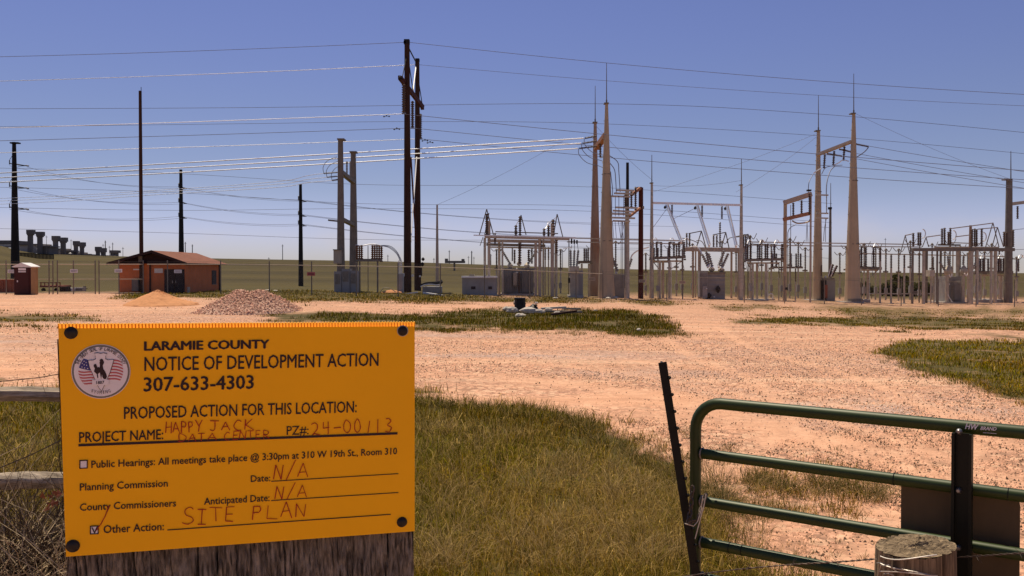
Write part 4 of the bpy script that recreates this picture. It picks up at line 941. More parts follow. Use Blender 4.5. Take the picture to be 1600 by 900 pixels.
tp('handle','print_white',lambda b:b.box((A+.28,Y-.09,zb+1.0),(.06,.04,.14)),dr)
for k,(y_,hh,tx) in enumerate(((421,3,'KING'),(424.5,1.6,'SERVICES'))): pass
tp('sign_plate','print_white',lambda b:b.box((P(35.5,420.7,Y).x,Y-.085,P(35,420.7,Y).z),(.56,.02,.17)),dr)
tp('sign_plate','print_white',lambda b:b.box((P(35.5,424.6,Y).x,Y-.085,P(35,424.6,Y).z),(.56,.02,.08)),dr)
tp('corner_post','toilet_tan',lambda b:b.cyl((C,Y+.9,zb),(C,Y+.9,zt),.05,.05,8))
def troof(b):
    o_=.10; m0=(A+B)/2
    b.prism([(A-o_,Y-.15,zt-.02),(m0,Y-.15,zr+.05),(B+o_,Y-.15,zt-.02),(B+o_-.02,Y-.15,zt-.08),(A-o_,Y-.15,zt-.08)],(sl_+.06,1.2,0))
tp('roof','white_paint',troof)
t=Thing('red_container','low rusty red container lying left of the portable toilet','container',8,457,Y=74); t.part('body','container_red',('b',-20,438,20,None,0,2.2)); t.part('top_rim','container_red',('b',-21,436.5,21,438.2,-.05,2.3))
for k in range(6): t.part('rib','container_red',('b',-16+k*6.5,439,-15+k*6.5,None,-.08,.1))
t=Thing('trailer','dark red flatbed trailer behind the fence beside the portable toilet','trailer',78,455,Y=80)
t.part('bed','container_red',('b',62,446,94,449,0,2)); t.part('side_rack','container_red',('b',62,441,94,442.2,0,.1)); 
for k in range(6): t.part('stake','container_red',('b',63+k*6,441,64+k*6,447,0,.1))
for k in (68,88): t.part('wheel','black_plastic',('c',k,453,0,k,453,.3,7))
for i,(x,w,h,m,l) in enumerate(((98,10,8,'dark_steel','dark low machine'),(108,7,6,'white_paint','small white crate'),(122,12,7,'hill_building_pale','pale tarpaulin bundle'),(132,9,9,'old_steel','grey round drum'),(100,14,2.2,'white_paint','long white board lying flat'))):
    t=Thing('yard_clutter',l+' on the ground behind the left fence','crate',x,456,Y=77+i*.8); 
    if 'drum' in l: t.part('body',m,('v',x,456-h,w*.5,w*.5,0,12))
    else: t.part('body',m,('b',x-w/2,456-h,x+w/2,None,0,.8))
    t.part('strap','dark_steel',('b',x-w/2-.2,456-h*.6,x+w/2+.2,456-h*.5,-.06,.06))
# sand and gravel heaps
def heap(name,label,m,prof,base_px,Yc_,seed,rough):
    # prof: silhouette heights; heap as a ridge of cones with random lumps
    rr=random.Random(seed); nr_,na=26,72; vs=[];fs=[]; cxp,rx,ry,h,peaks=prof
    for j in range(nr_+1):
        q=j/nr_
        for i in range(na):
            a=2*math.pi*i/na; x=cxp.x+rx*q*math.cos(a); y=cxp.y+ry*q*math.sin(a); z=0
            for (ox,hh,rr_) in peaks: z=max(z,hh*max(0,1-math.hypot((x-cxp.x-ox)/rr_,(y-cxp.y)/ry)))
            z=h*z; z*=1+.10*(float(vnoise(np.array([x*1.0+50]),np.array([y+50]),.8)[0])-.5); z+=rr.uniform(-rough,rough)*(q<.97)
            vs.append((x,y,tz(x,y)-.04*(q>.97)+max(z,0)+(0 if q<.97 else -.02)))
    for j in range(nr_):
        for i in range(na): fs.append((j*na+i,j*na+(i+1)%na,(j+1)*na+(i+1)%na,(j+1)*na+i))
    mb=MB(); mb.add(vs,fs); o=mb.build(name,m,smooth=True); return tag(o,label,name.replace('_',' ')), vs
c=G(236,478); k=c.y/FPX; heap('sand_pile','smooth orange sand heap on the gravel in front of the brick shed','sand',(Vector((P(240,470,c.y).x,c.y+1.0,0)),56*k,2.2,25*k,[(-6*k,.98,52*k),(14*k,.55,50*k)]),0,0,1,.035)
mat('pile_gravel',(.34,.19,.14),.95,0,.3,9,1.2,c2=(.66,.44,.33),detail=3,bdist=.04)
c=G(360,491); k=c.y/FPX; _,pv=heap('gravel_pile','large grey pink gravel heap right of the sand heap','pile_gravel',(Vector((P(362,480,c.y).x,c.y+2.2,0)),82*k,3.0,37*k,[(20*k,1.0,64*k),(-12*k,.93,62*k)]),0,0,2,.03)
# loose stones over the gravel heap
rs=np.array([v for v in pv]); sel=RNG.integers(0,len(rs),16000); pts=rs[sel]+RNG.normal(0,.10,(16000,3))*np.array([1,1,.12]); oc=np.array([[1,0,0],[-1,0,0],[0,1,0],[0,-1,0],[0,0,.8],[0,0,-.7]])
s_=RNG.uniform(.018,.055,16000); vv2=(pts[:,None,:]+oc[None]*(1+RNG.normal(0,.25,(16000,6,3)))*s_[:,None,None]*.75).reshape(-1,3); F=np.array([[0,2,4],[2,1,4],[1,3,4],[3,0,4],[2,0,5],[1,2,5],[3,1,5],[0,3,5]])
cc=np.array([.80,.50,.37])[None]*RNG.uniform(.3,1.3,(16000,1)); tag(np_mesh('pile_stones',vv2,[(np.arange(16000)[:,None,None]*6+F[None]).reshape(-1,3)],'stone_tone',np.repeat(cc,6,0)),'loose crushed stones lying over the gravel heap','gravel',None,'stuff')
# ================================================================ chain-link fence
FX=[-260,0,345,650,720,920,1040,1408,1600,1800]; FT=[412,413,413,417,418.5,427,432,440,441,441]; FB=[460,459.5,459,464,465,467.5,470,478,480,481]
def fpt(px): g=G(px,float(np.interp(px,FX,FB))); t=P(px,float(np.interp(px,FX,FT)),g.y); return g,t
def fence(label,posts,x0,x1,midrail=True,group=None):
    g0,_=fpt((x0+x1)/2); t=empty('chain_link_fence',label,'fence',g0,group)
    xs=sorted(set([x0,x1]+posts)); 
    for x,w in [(p,.05) for p in posts]:
        g,tp_=fpt(x); mb=MB(); mb.cyl((g.x,g.y,g.z-.1),(g.x,g.y,tp_.z+.25),.045,.045,8); mb.lathe((g.x,g.y,tp_.z+.25),(g.x,g.y,tp_.z+.32),[(0,.055),(1,.02)],8); mb.build('fence_post','old_steel',t)
    for a,b in zip(xs[:-1],xs[1:]):
        ga,ta=fpt(a); gb,tb=fpt(b); mb=MB(); vs=[ga+Vector((0,-.03,.05)),gb+Vector((0,-.03,.05)),tb+Vector((0,-.03,0)),ta+Vector((0,-.03,0))]; mb.add(vs,[(0,1,2,3)]); o=mb.build('mesh_panel','chain_link',t)
        Lw=(gb-ga).length; H=(ta.z-ga.z); uv=o.data.uv_layers.new(name='uv'); 
        for i,c in enumerate(((0,0),(Lw,0),(Lw,H),(0,H))): uv.data[i].uv=c
        mb=MB(); mb.cyl(ta,tb,.030 if midrail else .018,None,6); mb.build('top_rail','beam_tan' if midrail else 'old_steel',t)
        if midrail=='gate':
            m1=ga.lerp(ta,.50); m2=gb.lerp(tb,.50); mb=MB(); mb.cyl(m1,m2,.022,None,6); mb.build('mid_rail','beam_tan',t); mb=MB(); mb.cyl(ga+Vector((0,0,.08)),gb+Vector((0,0,.08)),.022,None,6); mb.build('bottom_rail','beam_tan',t)
        for q in (.11,.22):
            mb=MB(); mb.cyl(ta+Vector((0,0,q)),tb+Vector((0,0,q)),.008,None,4); mb.build('top_wire','old_steel',t)
    return t
fence('chain-link fence with mid rail running behind the portable toilet',[-60,10,77,83],-260,83,'gate')
fence('wide chain-link double gate with mid rail left of the brick shed',[90,115,149],90,149,'gate')
fence('chain-link gate leaf between paired posts in front of the brick shed',[155,186,224],155,224,'gate')
fence('chain-link fence with bright top rail crossing the brick shed and the grass hill',[262,345,421,487,557,622],230,640)
fence('chain-link fence stretch behind the wooden H-frame and the grey enclosure',[688,757,828,900],640,942)
fence('dark chain-link fence in front of the central substation equipment',[942,1042,1163,1226,1288],942,1350,False)
fence('dark chain-link fence at the right end before the last bus frame',[1346,1408,1466,1525,1585,1660],1350,1800,False)
for i,(x,y,l,m) in enumerate(((18,424,'far left','print_white'),(115.5,423.5,'on the middle post of the double gate','print_white'),(185,423,'at the left corner of the brick shed','print_white'),(278,424,'before the dark door of the brick shed','print_white'),(486,428,'on the fence right of the short tapered pole','print_red'),(925,436,'at the foot of the rust streaked tower','beam_tan'),(1003,439,'beside the red brown pole','beam_tan'),(1066,441,'left of the central transformer','beam_tan'),(1429,457,'before the low shrubs','old_steel'))):
    g,tp_=fpt(x); c=P(x,y,g.y-.1); mb=MB(); mb.box(c,(.58,.02,.26)); t=empty('fence_sign','small pale warning sign, '+l,'sign',Vector((c.x,c.y,c.z-.13)),'small warning signs hung on the fence'); mb.build('plate',m,t)
    for q in (-.05,.04): mb=MB(); mb.box((c.x,c.y-.014,c.z+q),(.44,.006,.03)); mb.build('print_line','dark_steel',t)
# ================================================================ substation gear helpers
def rack(t,x0,x1,yb,yt,xs,m='old_steel',pm='porcelain_brown',w=3.2,dyb=1.8,slope=0):
    """beam frame with upright post insulators"""
    t.part('beam',m,('bar',x0,yb,0,x1,yb+slope,0,3.2,.35)); t.part('beam',m,('bar',x0,yb-1,dyb,x1,yb+slope-1,dyb,3.2,.35))
    for x in (x0+1,x1-1): t.part('cross_beam',m,('bar',x,yb+1.5,.1,x,yb+1.5,dyb-.1,2.4,.25))
    for k,x in enumerate(xs): t.part('insulator',pm,('i',x,yb-1.5+slope*(x-x0)/(x1-x0),(k%2)*dyb,x,yt,(k%2)*dyb,w))
def aframe(t,ax,ay,x0,x1,yb,w=1.6,m='old_steel',dy=0): 
    t.part('brace',m,('c',ax,ay,dy,x0,yb,dy,w)); t.part('brace',m,('c',ax,ay,dy,x1,yb,dy,w))
# --- paired grey steel columns, left of centre
t=Thing('dead_end_structure','pair of dark grey tapered steel columns joined by two crossarms','transmission structure',540,456,Y=80)
t.part('column','old_steel',('v',532,217,8,13.5,0,12)); t.part('column','old_steel',('v',552,237,8,14.5,5,12))
t.part('cap','old_steel',('b',526.5,216,537.5,218,-.5,1)); t.part('cap','old_steel',('b',546,236,556.5,238,4.5,1))
t.part('crossarm','old_steel',('bar',533,269,0,553,285,5,6,.4)); t.part('crossarm','old_steel',('bar',533,342,0,553,352,5,5,.4)); t.part('side_arm','old_steel',('bar',513,344,0,532,346,0,2.4,.3))
t.part('insulator','porcelain_grey',('i',542,252,2.5,542,276,2.5,3.2)); t.part('insulator','porcelain_grey',('i',547,252,4,547,276,4,2.2))
for k,(y,x) in enumerate(((271,506),(277,511),(282,519))): t.part('insulator','porcelain_grey',('i',x,y,-.2*k,531,y-2,0,2.4)); t.part('jumper','old_steel',('t',[(x,y,0),(x-1,y-10,0),(x+6,y-20,0),(x+20,y-26,1)],.9))
t.part('cabinet','tan_cabinet',('b',521,391,532,412,-1,.8)); t.part('cabinet_lid','old_steel',('b',520,389.5,533,391,-1.1,1))
t=Thing('control_cabinet','grey control cabinets at the foot of the paired steel columns','cabinet',538,456,Y=77); 
for k,(a,b,y) in enumerate(((522,533,424),(534,546,420),(547,557,423))):
    c=t.part('cabinet','cabinet_grey',('b',a,y,b,None,.15*k,1.2)); t.part('door_panel','old_steel',('b',a+1.5,y+4,b-1.5,y+20,.15*k-.04,.04),parent=c); t.part('handle','steel_washer',('b',a+2.2,y+13,a+3,y+16,.15*k-.09,.05),parent=c)
t=Thing('insulator_rack','raised rack with two clusters of rust brown insulators under white bus pipes','switchgear',577,456,Y=80)
t.part('post','old_steel',('v',562,408,2.6,2.6,0,8)); t.part('post','old_steel',('v',590,408,2.6,2.6,0,8)); t.part('post','old_steel',('v',575,384,1.2,1.2,.8,6))
rack(t,556,597,407,383,[558,561.5,565,582,585.5,589,592.5,596],pm='porcelain_rust',w=4.2)
t.part('bus_pipe','aluminium',('t',[(556,383,0),(566,384,.5),(577,382,.8),(588,382,.8),(597,385,1)],1.8))
for k in range(3): t.part('cable','wire_dark',('t',[(595-k*4,384,k*.5),(608,387-k*1.5,k*.5),(620,397-k*2,k*.4),(625+k*1.4,408,k*.3)],1.0))
t=Thing('cable_riser','narrow grey riser cabinet with white bushings left of the wooden H-frame','cabinet',626,458,Y=80)
t.part('cabinet','cabinet_grey',('b',620.5,428,629,None,0,1)); 
for k in range(3): t.part('bushing','white_paint',('i',623+k*2.5,428,.4,623+k*2.2,407,.4,1.8))
t=Thing('rubble_heap','low heap of brown spoil and bent pipe beside the riser cabinet','debris',600,457,Y=79); t.part('soil','sand',('e',612,457,0,34,9)); t.part('pipe','old_steel',('t',[(594,456,-1),(600,450,-1),(610,451,-1),(618,456,-1)],1.3))
# --- wooden H frame
t=Thing('wooden_h_frame','tall dark brown wooden H-frame with cross braces and hanging insulator strings','power pole',644,467,Y=84)
yA,yB=0,10
t.part('pole','creosote_wood',('v',636,64,8,12.5,yA,12)); t.part('pole','creosote_wood',('v',652,92,6.6,11,yB,12))
t.part('cap','dark_steel',('b',631,61,639.5,68,-.25,.5),('b',630.5,64,634,67.5,-.25,.5)); t.part('cap','dark_steel',('b',649,91,655,95,9.7,.5))
t.part('top_brace','dark_steel',('c',638,74,0,650,97,10,2.2)); t.part('crossarm','red_wood',('bar',624,121,-3,661,169,13,6,.25)); t.part('crossarm','red_wood',('bar',627,120,-2.6,662,166,13.3,3,.15))
t.part('arm_brace','dark_steel',('c',636,85,0,628,124,-2.5,1.5)); t.part('arm_brace','dark_steel',('c',638,92,0,645,140,5,1.6)); t.part('arm_brace','white_paint',('bar',650,104,10,645.5,141,6,2.6,.1)); t.part('arm_brace','dark_steel',('c',653,120,10,660,165,13,1.6))
t.part('arm_end','dark_steel',('e',625,122,-3,5,7)); t.part('arm_end','dark_steel',('e',659,170,13,5,5))
t.part('x_brace','white_paint',('bar',651,246,9.2,646.5,312,5,3.4,.1)); t.part('x_brace','white_paint',('bar',646,312,4.8,642,378,1,2.4,.1)); t.part('x_brace','red_wood',('bar',642,246,1,650,378,9,2.6,.15))  # bright glare on the braces put in as white paint
for x,y0_,y1_,d in ((630.5,131,176,-2.5),(644.5,158,199,5),(657,178,216,13)):
    t.part('insulator_string','porcelain_brown',('i',x,y0_,d,x,y1_,d,5.0)); t.part('clamp','steel_washer',('b',x-3,y1_,x+3,y1_+1.6,d-.1,.2))
t.part('switch_box','dark_trim',('b',655,418,659,431,9.4,.5)); t.part('switch_box','dark_steel',('e',661,405,9.6,6,7),('e',660,413,9.5,7,8)); t.part('white_fitting','white_paint',('b',643,429,646,432.5,5,.3),('b',655,430,657,433,9,.3),('b',630,427,632,432,-.3,.3))
for k,(x,y,d) in enumerate(((604,181,-2.5),(620,201,0),(664,219,6),(672,222,13))):
    t2=Thing('line_damper','small dark vibration damper hanging from a conductor '+('left of the H-frame, upper','left of the H-frame, lower','right of the H-frame, upper','right of the H-frame, lower')[k],'damper',x,y,Y=84+d); t2.o.location.z=P(x,y,84+d).z
    t2.part('weight','dark_steel',('e',x-4,y+1.2,0,3,2.4)); t2.part('weight','dark_steel',('e',x+4,y+.8,0,3,2.4)); t2.part('clamp','dark_steel',('e',x,y-1,0,2.2,2.4),('c',x-4,y+.8,0,x+4,y+.4,0,.7))
# --- vault, board, mast, enclosure
t=Thing('covered_vault','grey steel vault with curved white rim and black tarpaulin on top','tank',676,459,Y=84)
t.part('tank','cabinet_grey',('b',660,448,688,None,0,2.4)); t.part('white_rim','white_paint',('t',[(657,448,-.1),(664,445,-.1),(674,444.3,-.1),(682,445.5,-.1),(689,444.6,-.1)],2.0)); t.part('tarpaulin','black_plastic',('t',[(657,446,.6),(666,443,.6),(678,442,.6),(686,441.5,.6),(691,438.5,.6)],4.4),('e',689,441,.4,6,7))
t=Thing('fallen_board','long white board lying on the grass right of the H-frame','board',684,462,Y=80); t.part('board','white_paint',('bar',662,457.5,0,704,463.5,-2,2.2,.25)); t.part('nail_strip','old_steel',('bar',664,457.2,-.14,700,462.4,-2,.5,.02))
t=Thing('fallen_board','white board end lying between the feet of the H-frame','board',640,459,Y=79); t.part('board','white_paint',('bar',624,460.5,0,652,456.5,-1,1.8,.25)); t.part('nail_strip','old_steel',('bar',627,459.8,-.14,650,456.4,-1,.5,.02))
t=Thing('lightning_mast','slim white tapered mast standing alone right of the wooden H-frame','mast',683,446,Y=92); t.part('shaft','beam_tan',('v',683,320,2.6,6,0,10))
t=Thing('equipment_enclosure','long low grey equipment enclosure with white roof edge and two dark windows','enclosure',748,462,Y=82)
t.part('body','cabinet_grey',('b',722,434,776,None,0,3)); t.part('roof','white_paint',('b',721,431.5,777,434.2,-.2,3.4)); t.part('vent','old_steel',('b',733,428.5,741,431.5,1,1)); 
for a,b in ((736,743),(763,769)): t.part('window','door_dark',('b',a,447.5,b,452,-.04,.05))
for a in (727,748,757): t.part('door_panel','transformer_grey',('b',a,439,a+5,460,-.05,.06))
t.part('base','concrete',('b',720,461,778,None,-.3,3.6))
# --- first bus frame
t=Thing('busbar_gantry','tan steel bus frame with three pointed tops left of the twin tapered towers','substation frame',820,462,Y=83)
for x,yt,w,d in ((757.5,372,4,0),(764,345,4.6,0),(780,378,4.2,3),(785,378,3,0),(837,378,4.2,0),(843.5,372,5,0),(849,372,3,3),(863,350,5.5,0),(868,380,3,4),(870,372,2.4,0),(852,386,2,5),(857,386,2,5)): t.part('column','beam_tan' if w>4 else 'galvanised',('v',x,yt,w,w,d,8))
t.part('beam','beam_tan',('bar',757,369.5,0,890,373,0,5,.35)); t.part('beam','beam_tan',('bar',762,376,3,868,378,3,5,.35)); t.part('beam','old_steel',('bar',760,382,1.5,852,384,1.5,4,.35)); t.part('beam','galvanised',('bar',764,386,4.5,862,388,4.5,2.5,.3))
t.part('bus_pipe','aluminium',('bar',740,367.5,-1,900,371.5,-1,1.6,.1)); t.part('bus_pipe','old_steel',('bar',774,362,1,872,365,1,1.6,.1))
aframe(t,760.5,327,749,771,367); aframe(t,814,336,812,822,367,dy=1); aframe(t,870.5,334.5,864,880,373); t.part('brace','old_steel',('c',764,333,0,757,368,0,1.4)); t.part('brace','old_steel',('c',755,370,1.5,750,384,1.5,1.2))
for x,y0_,y1_,d,w in ((760.5,334,368,0,4.6),(806,352,370,1,4.5),(812.5,338,368,1,4.5),(850,357,372,0,4.2),(857,352,372,1,4.5),(864,343,373,0,5.5),(773.5,364,382,0,3.5),(845,375,393,0,4),(869.5,374,396,0,4),(804,390,412,3,3.4),(812,378,412,1,5),(800.5,388,408,4,2.6),(826,390,408,3,4),(831,388,412,4,3.4),(852,388,406,5,3),(857,388,406,5,3),(764,370,384,0,4)): t.part('insulator','porcelain_brown',('i',x,y0_,d,x,y1_,d,w))
t.part('jumper','aluminium',('t',[(806,353,1),(809,347,1),(813,342,1)],1.2)); t.part('jumper','aluminium',('t',[(851,358,0),(856,352,.5),(862,346,0),(868,340,0)],1.2)); t.part('jumper','aluminium',('t',[(853,358,0),(857,347,1),(862,350,0)],1.0))
t=Thing('power_transformer','blue grey finned transformer with two leaning bushings inside the first bus frame','transformer',810,462,Y=85)
t.part('tank','transformer_grey',('b',784,421,834,None,.6,3)); t.part('lid','transformer_grey',('b',783,419,835,421.2,.4,3.4))
for k in range(8): t.part('radiator_fin','transformer_grey',('b',784.5+k*1.9,424,785.6+k*1.9,457,-.2,.8))
for k in range(9): t.part('radiator_fin','transformer_grey',('b',816.5+k*1.9,424,817.6+k*1.9,457,-.2,.8))
t.part('cabinet','tan_cabinet',('b',802,426,808,446,-.4,.8)); t.part('turret','galvanised',('e',797,416,1,10,12)); t.part('turret','galvanised',('e',823,416,1,10,12)); t.part('turret','galvanised',('e',811,412,1,8,10))
t.part('bushing','porcelain_grey',('i',783,389,1,797,412,1,4)); t.part('bushing','porcelain_grey',('i',839,391,1,825,412,1,4)); t.part('bushing','porcelain_grey',('i',812,384,1,811.5,410,1,4.2))
t.part('gauge','white_paint',('e',807.5,420,-.4,3,3.5),('e',808,426,-.4,2.6,2.8)); t.part('lower_post','porcelain_brown',('i',811,425,-.6,811,458,-.6,3.6)); t.part('plinth','concrete',('b',782,459,838,None,-.6,5))
# --- breaker right of it
t=Thing('circuit_breaker','tan circuit breaker with three tilted grey bushings left of the towers','circuit breaker',898,462,Y=83)
t.part('tank','tan_cabinet',('b',891,424,904,None,0,1.4)); t.part('top_tank','galvanised',('b',890,416,905,424.5,-.2,1.8)); t.part('cabinet','cabinet_grey',('b',904,423,911,None,.5,1.2)); t.part('side_box','dark_steel',('b',888,434,891,442,.1,.6))
for k in range(3): 
    b=t.part('bushing','porcelain_grey',('i',892+k*4.5,418,.5,891.5+k*6,391,.5,3.8)); t.part('terminal','dark_steel',('c',891.5+k*6,391,.5,893.5+k*4,383-k*4,.3,.8),('b',892+k*4.2,373+k*1,894.4+k*4.2,381,.2,.2),parent=b)
t.part('lead','aluminium',('t',[(880,388,0),(888,387,0),(894,386,0)],1.2)); t.part('plinth','concrete',('b',888,461.5,912,None,-.4,2.2))
t=Thing('post_insulator_stand','low stand of brown post insulators on a dark beam left of the towers','switchgear',914,462,Y=86); t.part('post','galvanised',('v',909,412,3,3,0,8)); t.part('post','galvanised',('v',920,412,3,3,.5,8)); rack(t,903,925,410,388,[913,916,919],pm='porcelain_brown')
# --- twin tapered towers (left pair)
def tower(t,px,yt,wb,wt,rod,d,m='tower_tan'):
    for q in (.36,.70):
        y=yt+(468-yt)*q; w=wt+(wb-wt)*q+1.6; t.part('flange','old_steel',('c',px,y,d,px,y+1.3,d,w*1.0)); 
    for k in range(9):
        y=yt+(440-yt)*(k+1)/10; w=(wt+(wb-wt)*(y-yt)/(468-yt))/2; t.part('step_bolt','old_steel',('c',px-w,y,d-.1,px-w-1.6,y,d-.1,.9))
    t.part('base_bolt_ring','old_steel',('v',px,466.5,wb*1.1,wb*1.1,d,12))
    t.part('column',m,('v',px,yt,wt,wb,d,12)); t.part('cap','old_steel',('b',px-3.6,yt-1,px+3.6,yt+.6,d-.3,.7)); t.part('lightning_rod','old_steel',('c',px,yt,d,px,rod,d,1.6,.8)); t.part('cap_pin','old_steel',('c',px,yt-5,d,px,yt,d,2.4))
t=Thing('tower_pair','left pair of tall tan tapered towers, the nearer one plain, the other rust streaked','transmission tower',938,465,Y=84)
tower(t,930,191,19,4.5,134,6,'tower_rust'); tower(t,947.8,161,27,4.5,98,0)
t.part('crossarm','beam_rust',('bar',932,231,5.6,947,211,0,7,.5)); 
for k,(x,y) in enumerate(((912,216),(908,224),(903,232))):
    t.part('insulator_string','porcelain_brown',('i',x+2,y,2*k,932+k*0,y-3.5,2*k,3.0)); t.part('jumper','wire_dark',('t',[(x+1,y,2*k),(x+2,y+10,2*k),(x+14,y+22,2*k),(x+32,y+27,1.5*k),(938+k*3,y+31,k)],1.1))
t.part('insulator_string','porcelain_brown',('i',938,222,3,938,246,3,3.8)); t.part('insulator_string','porcelain_brown',('i',931,226,6.5,931,248,6.5,3))
for k,(x,y0_) in enumerate(((952,243),(953,255),(954,268))): t.part('jumper','wire_dark',('t',[(x,y0_,.8),(961+4-k*5,y0_+10,.8),(967-k*5,y0_+26,.8),(969-k*6,300+k*3,.8)],1.3))
t=Thing('switch_tower','multi level switch platform of stacked arms on a dark topped pole','switchgear',978,464,Y=84)
t.part('pole','galvanised',('v',980,298,6,8.5,0,10)); t.part('pole_top','dark_steel',('c',980.5,254,0,980.5,299,0,4.4,4.8)); 
for (xa,ya,xb,yb_) in ((964,297,990,298),(960,302,989,303),(955,306.5,984,307.5),(962,324,996,325),(958,329,990,331),(955,334,986,335),(955,340,992,341),(958,345,984,346)): t.part('arm','galvanised',('bar',xa,ya,-.8,xb,yb_,-.4,2.6,.2))
for x,y0_,y1_ in ((993,292,329),(986.5,299,324),(977,301,326),(981,307,330)): t.part('insulator','porcelain_brown',('i',x,y0_,-.2,x,y1_,-.2,3.6))
t.part('end_bracket','beam_rust',('bar',986,305,0,1000,294,.5,4,.3)); t.part('end_bracket','beam_rust',('bar',984,338,0,1000,325,.5,3,.3))
for x in (956,961.5,967,974.5): t.part('lead','wire_dark',('c',x,306,-.8,x,338,-.8,.9))
for x,x2 in ((957,959),(961,963),(966,970),(972,974),(976,971)): t.part('lead','wire_dark',('c',x,345,-.8,x2,372,-.8,.8))
for x in (970.5,973,976): t.part('riser','old_steel',('c',x,345,-.5,x,450,-.5,1.0))
t=Thing('red_brown_pole','thick red brown wooden pole right of the switch platform','power pole',1001,466,Y=85); t.part('shaft','red_wood',('v',1001.5,293,7,8.5,0,12)); t.part('top_cap','red_wood',('b',996,292,1003,296,-.4,.7)); t.part('bolt_plate','old_steel',('b',1003.5,322,1006.5,326,-.3,.3))
t=Thing('small_transformer','grey transformer with leaning white tipped bushings at the foot of the switch platform','transformer',970,465,Y=86)
t.part('tank','transformer_grey',('b',957,428,980,None,0,2)); t.part('radiator','cabinet_grey',('b',954,434,958,460,-.4,.8)); t.part('bushing','porcelain_grey',('i',957,403,.4,965,424,.4,5)); t.part('bushing_tip','white_paint',('e',957,403,.4,4.4,4)); t.part('bushing_foot','white_paint',('e',963,426,.4,4,5)); t.part('bushing','porcelain_grey',('i',987,404,.4,982,420,.4,4)); t.part('valve','white_paint',('e',977,441,-.3,3,3)); t.part('lead','aluminium',('t',[(984,412,.4),(987,400,.4),(994,393,.2),(1004,389,0),(1014,386,0)],2.2))
# --- H structure with white slanting strings
t=Thing('portal_frame','tall slim portal with two rod topped columns and three white slanting insulator strings','transmission structure',1088,469,Y=88)
t.part('column','galvanised',('v',1018.5,286,3.6,7.5,0,12)); t.part('column','galvanised',('v',1158.5,289,3.6,8,1,12)); t.part('lightning_rod','old_steel',('c',1018.5,242,0,1018.5,287,0,.9,1.6)); t.part('lightning_rod','old_steel',('c',1158.5,248,1,1158.5,290,1,.9,1.6)); t.part('cap','old_steel',('b',1016,285,1021,286.5,-.2,.5)); t.part('cap','old_steel',('b',1156,288,1161,289.5,.8,.5))
t.part('crossbeam','aluminium',('bar',1020,317,0,1158,320.5,1,3,.3)); t.part('beam_clamp','old_steel',('e',1019,316,0,4,4)); 
for xa,ya,xb,yb_ in ((1042,320,1064,376),(1089,321,1108,382),(1136,322,1150,383)):
    t.part('slant_string','wire_bright',('c',xa-1.4,ya,0,xb-1.4,yb_,-2,2.2)); t.part('slant_string','white_paint',('c',xa+1.6,ya,.3,xb+1.6,yb_,-1.7,2.2))
    t.part('hanging_insulator','porcelain_brown',('i',xa+8,ya,.2,xa+8,ya+18,.2,3)) if xa<1100 else t.part('hanging_insulator','porcelain_brown',('i',xa-8,ya,.2,xa-8,ya+20,.2,3)); t.part('clamp','dark_steel',('e',xa-3,ya+4,0,4,6)); t.part('end_fitting','white_paint',('e',xb,yb_+2,-2,4,5))
for x0_,y0_,x1_,y1_ in ((1042,326,1020,356),(1085,326,1052,342)): t.part('guy','wire_dark',('c',x0_,y0_,0,x1_,y1_,0,.7))
# --- left disconnect rack
def dstand(label,posts,x0,x1,yb,yt,xs,Y,xs2=(),yb2=None,slope=0,wp=4):
    t=Thing('disconnect_switch',label,'switchgear',(x0+x1)/2,468,Y=Y)
    for i,x in enumerate(posts): t.part('post','beam_tan' if i%2 else 'galvanised',('v',x,yb+3,wp,wp,(i%2)*1.6,8))
    rack(t,x0,x1,yb,yt,xs,slope=slope,m='old_steel',w=3.6,dyb=2.2)
    t.part('head_beam','beam_tan',('bar',x0+6,yb+4,.6,x1-6,yb+4,.6,2.4,.3)); xs=list(xs)
    for a,b in zip(xs[:-1:2],xs[1::2]): t.part('blade','old_steel',('bar',a,yt,0,b,yt+1,2.2,1.3,.08)) 
    for i,x in enumerate(xs[1::3]): t.part('lead','aluminium',('t',[(x,yt,0),(x+2,yt-5,.3),(x+5,yt-6,.8),(x+8,yt-1,1.2)],1.1)); t.part('drop_lead','wire_dark',('t',[(x,yt+2,-.2),(x-3,yt+14,-.3),(x-2,yb+6,-.3),(x,yb+16,-.2)],.8))  # aluminium leads added as bright highlights among the racks
    t.part('operating_pipe','galvanised',('v',posts[0]-3,yb+2,1.2,1.2,-.3,6)); t.part('control_box','cabinet_grey',('b',posts[0]-5,446,posts[0]-1,455,-.5,.35)); t.part('conduit','white_paint',('v',posts[-1]+3,yb+6,.9,.9,-.2,6)); t.part('footing','concrete',('b',posts[0]-4,468,posts[-1]+4,None,-.4,2.6))
    t.part('knee_brace','old_steel',('c',posts[0],yb+18,0,x0+4,yb+3,0,1.3)); t.part('knee_brace','old_steel',('c',posts[-1],yb+18,0,x1-4,yb+3,0,1.3))
    for x in xs2: t.part('insulator','porcelain_brown',('i',x,yb2-1,3,x,yb2-22,3,3.2))
    if yb2: t.part('rear_beam','old_steel',('bar',min(xs2)-3,yb2,3,max(xs2)+3,yb2,3,3,.3))
    return t
dstand('dark disconnect switch rack on posts just right of the red brown pole',[1031,1036,1046],1015,1071,404,378,[1017,1020,1026,1033,1046,1053,1061,1069],88,[1022,1028,1044],409,slope=-2)
dstand('dark disconnect switch rack right of the slim portal',[1176,1183,1197],1163,1223,407,381,[1165,1167.5,1173,1184,1187,1196,1199,1210,1222],90,[1207,1213,1236,1244,1251],418,slope=-1.5)
dstand('dark disconnect switch rack right of the tallest tapered tower',[1342,1356],1336,1377,418,386,[1339,1341,1346,1353,1365,1375],92,slope=2)
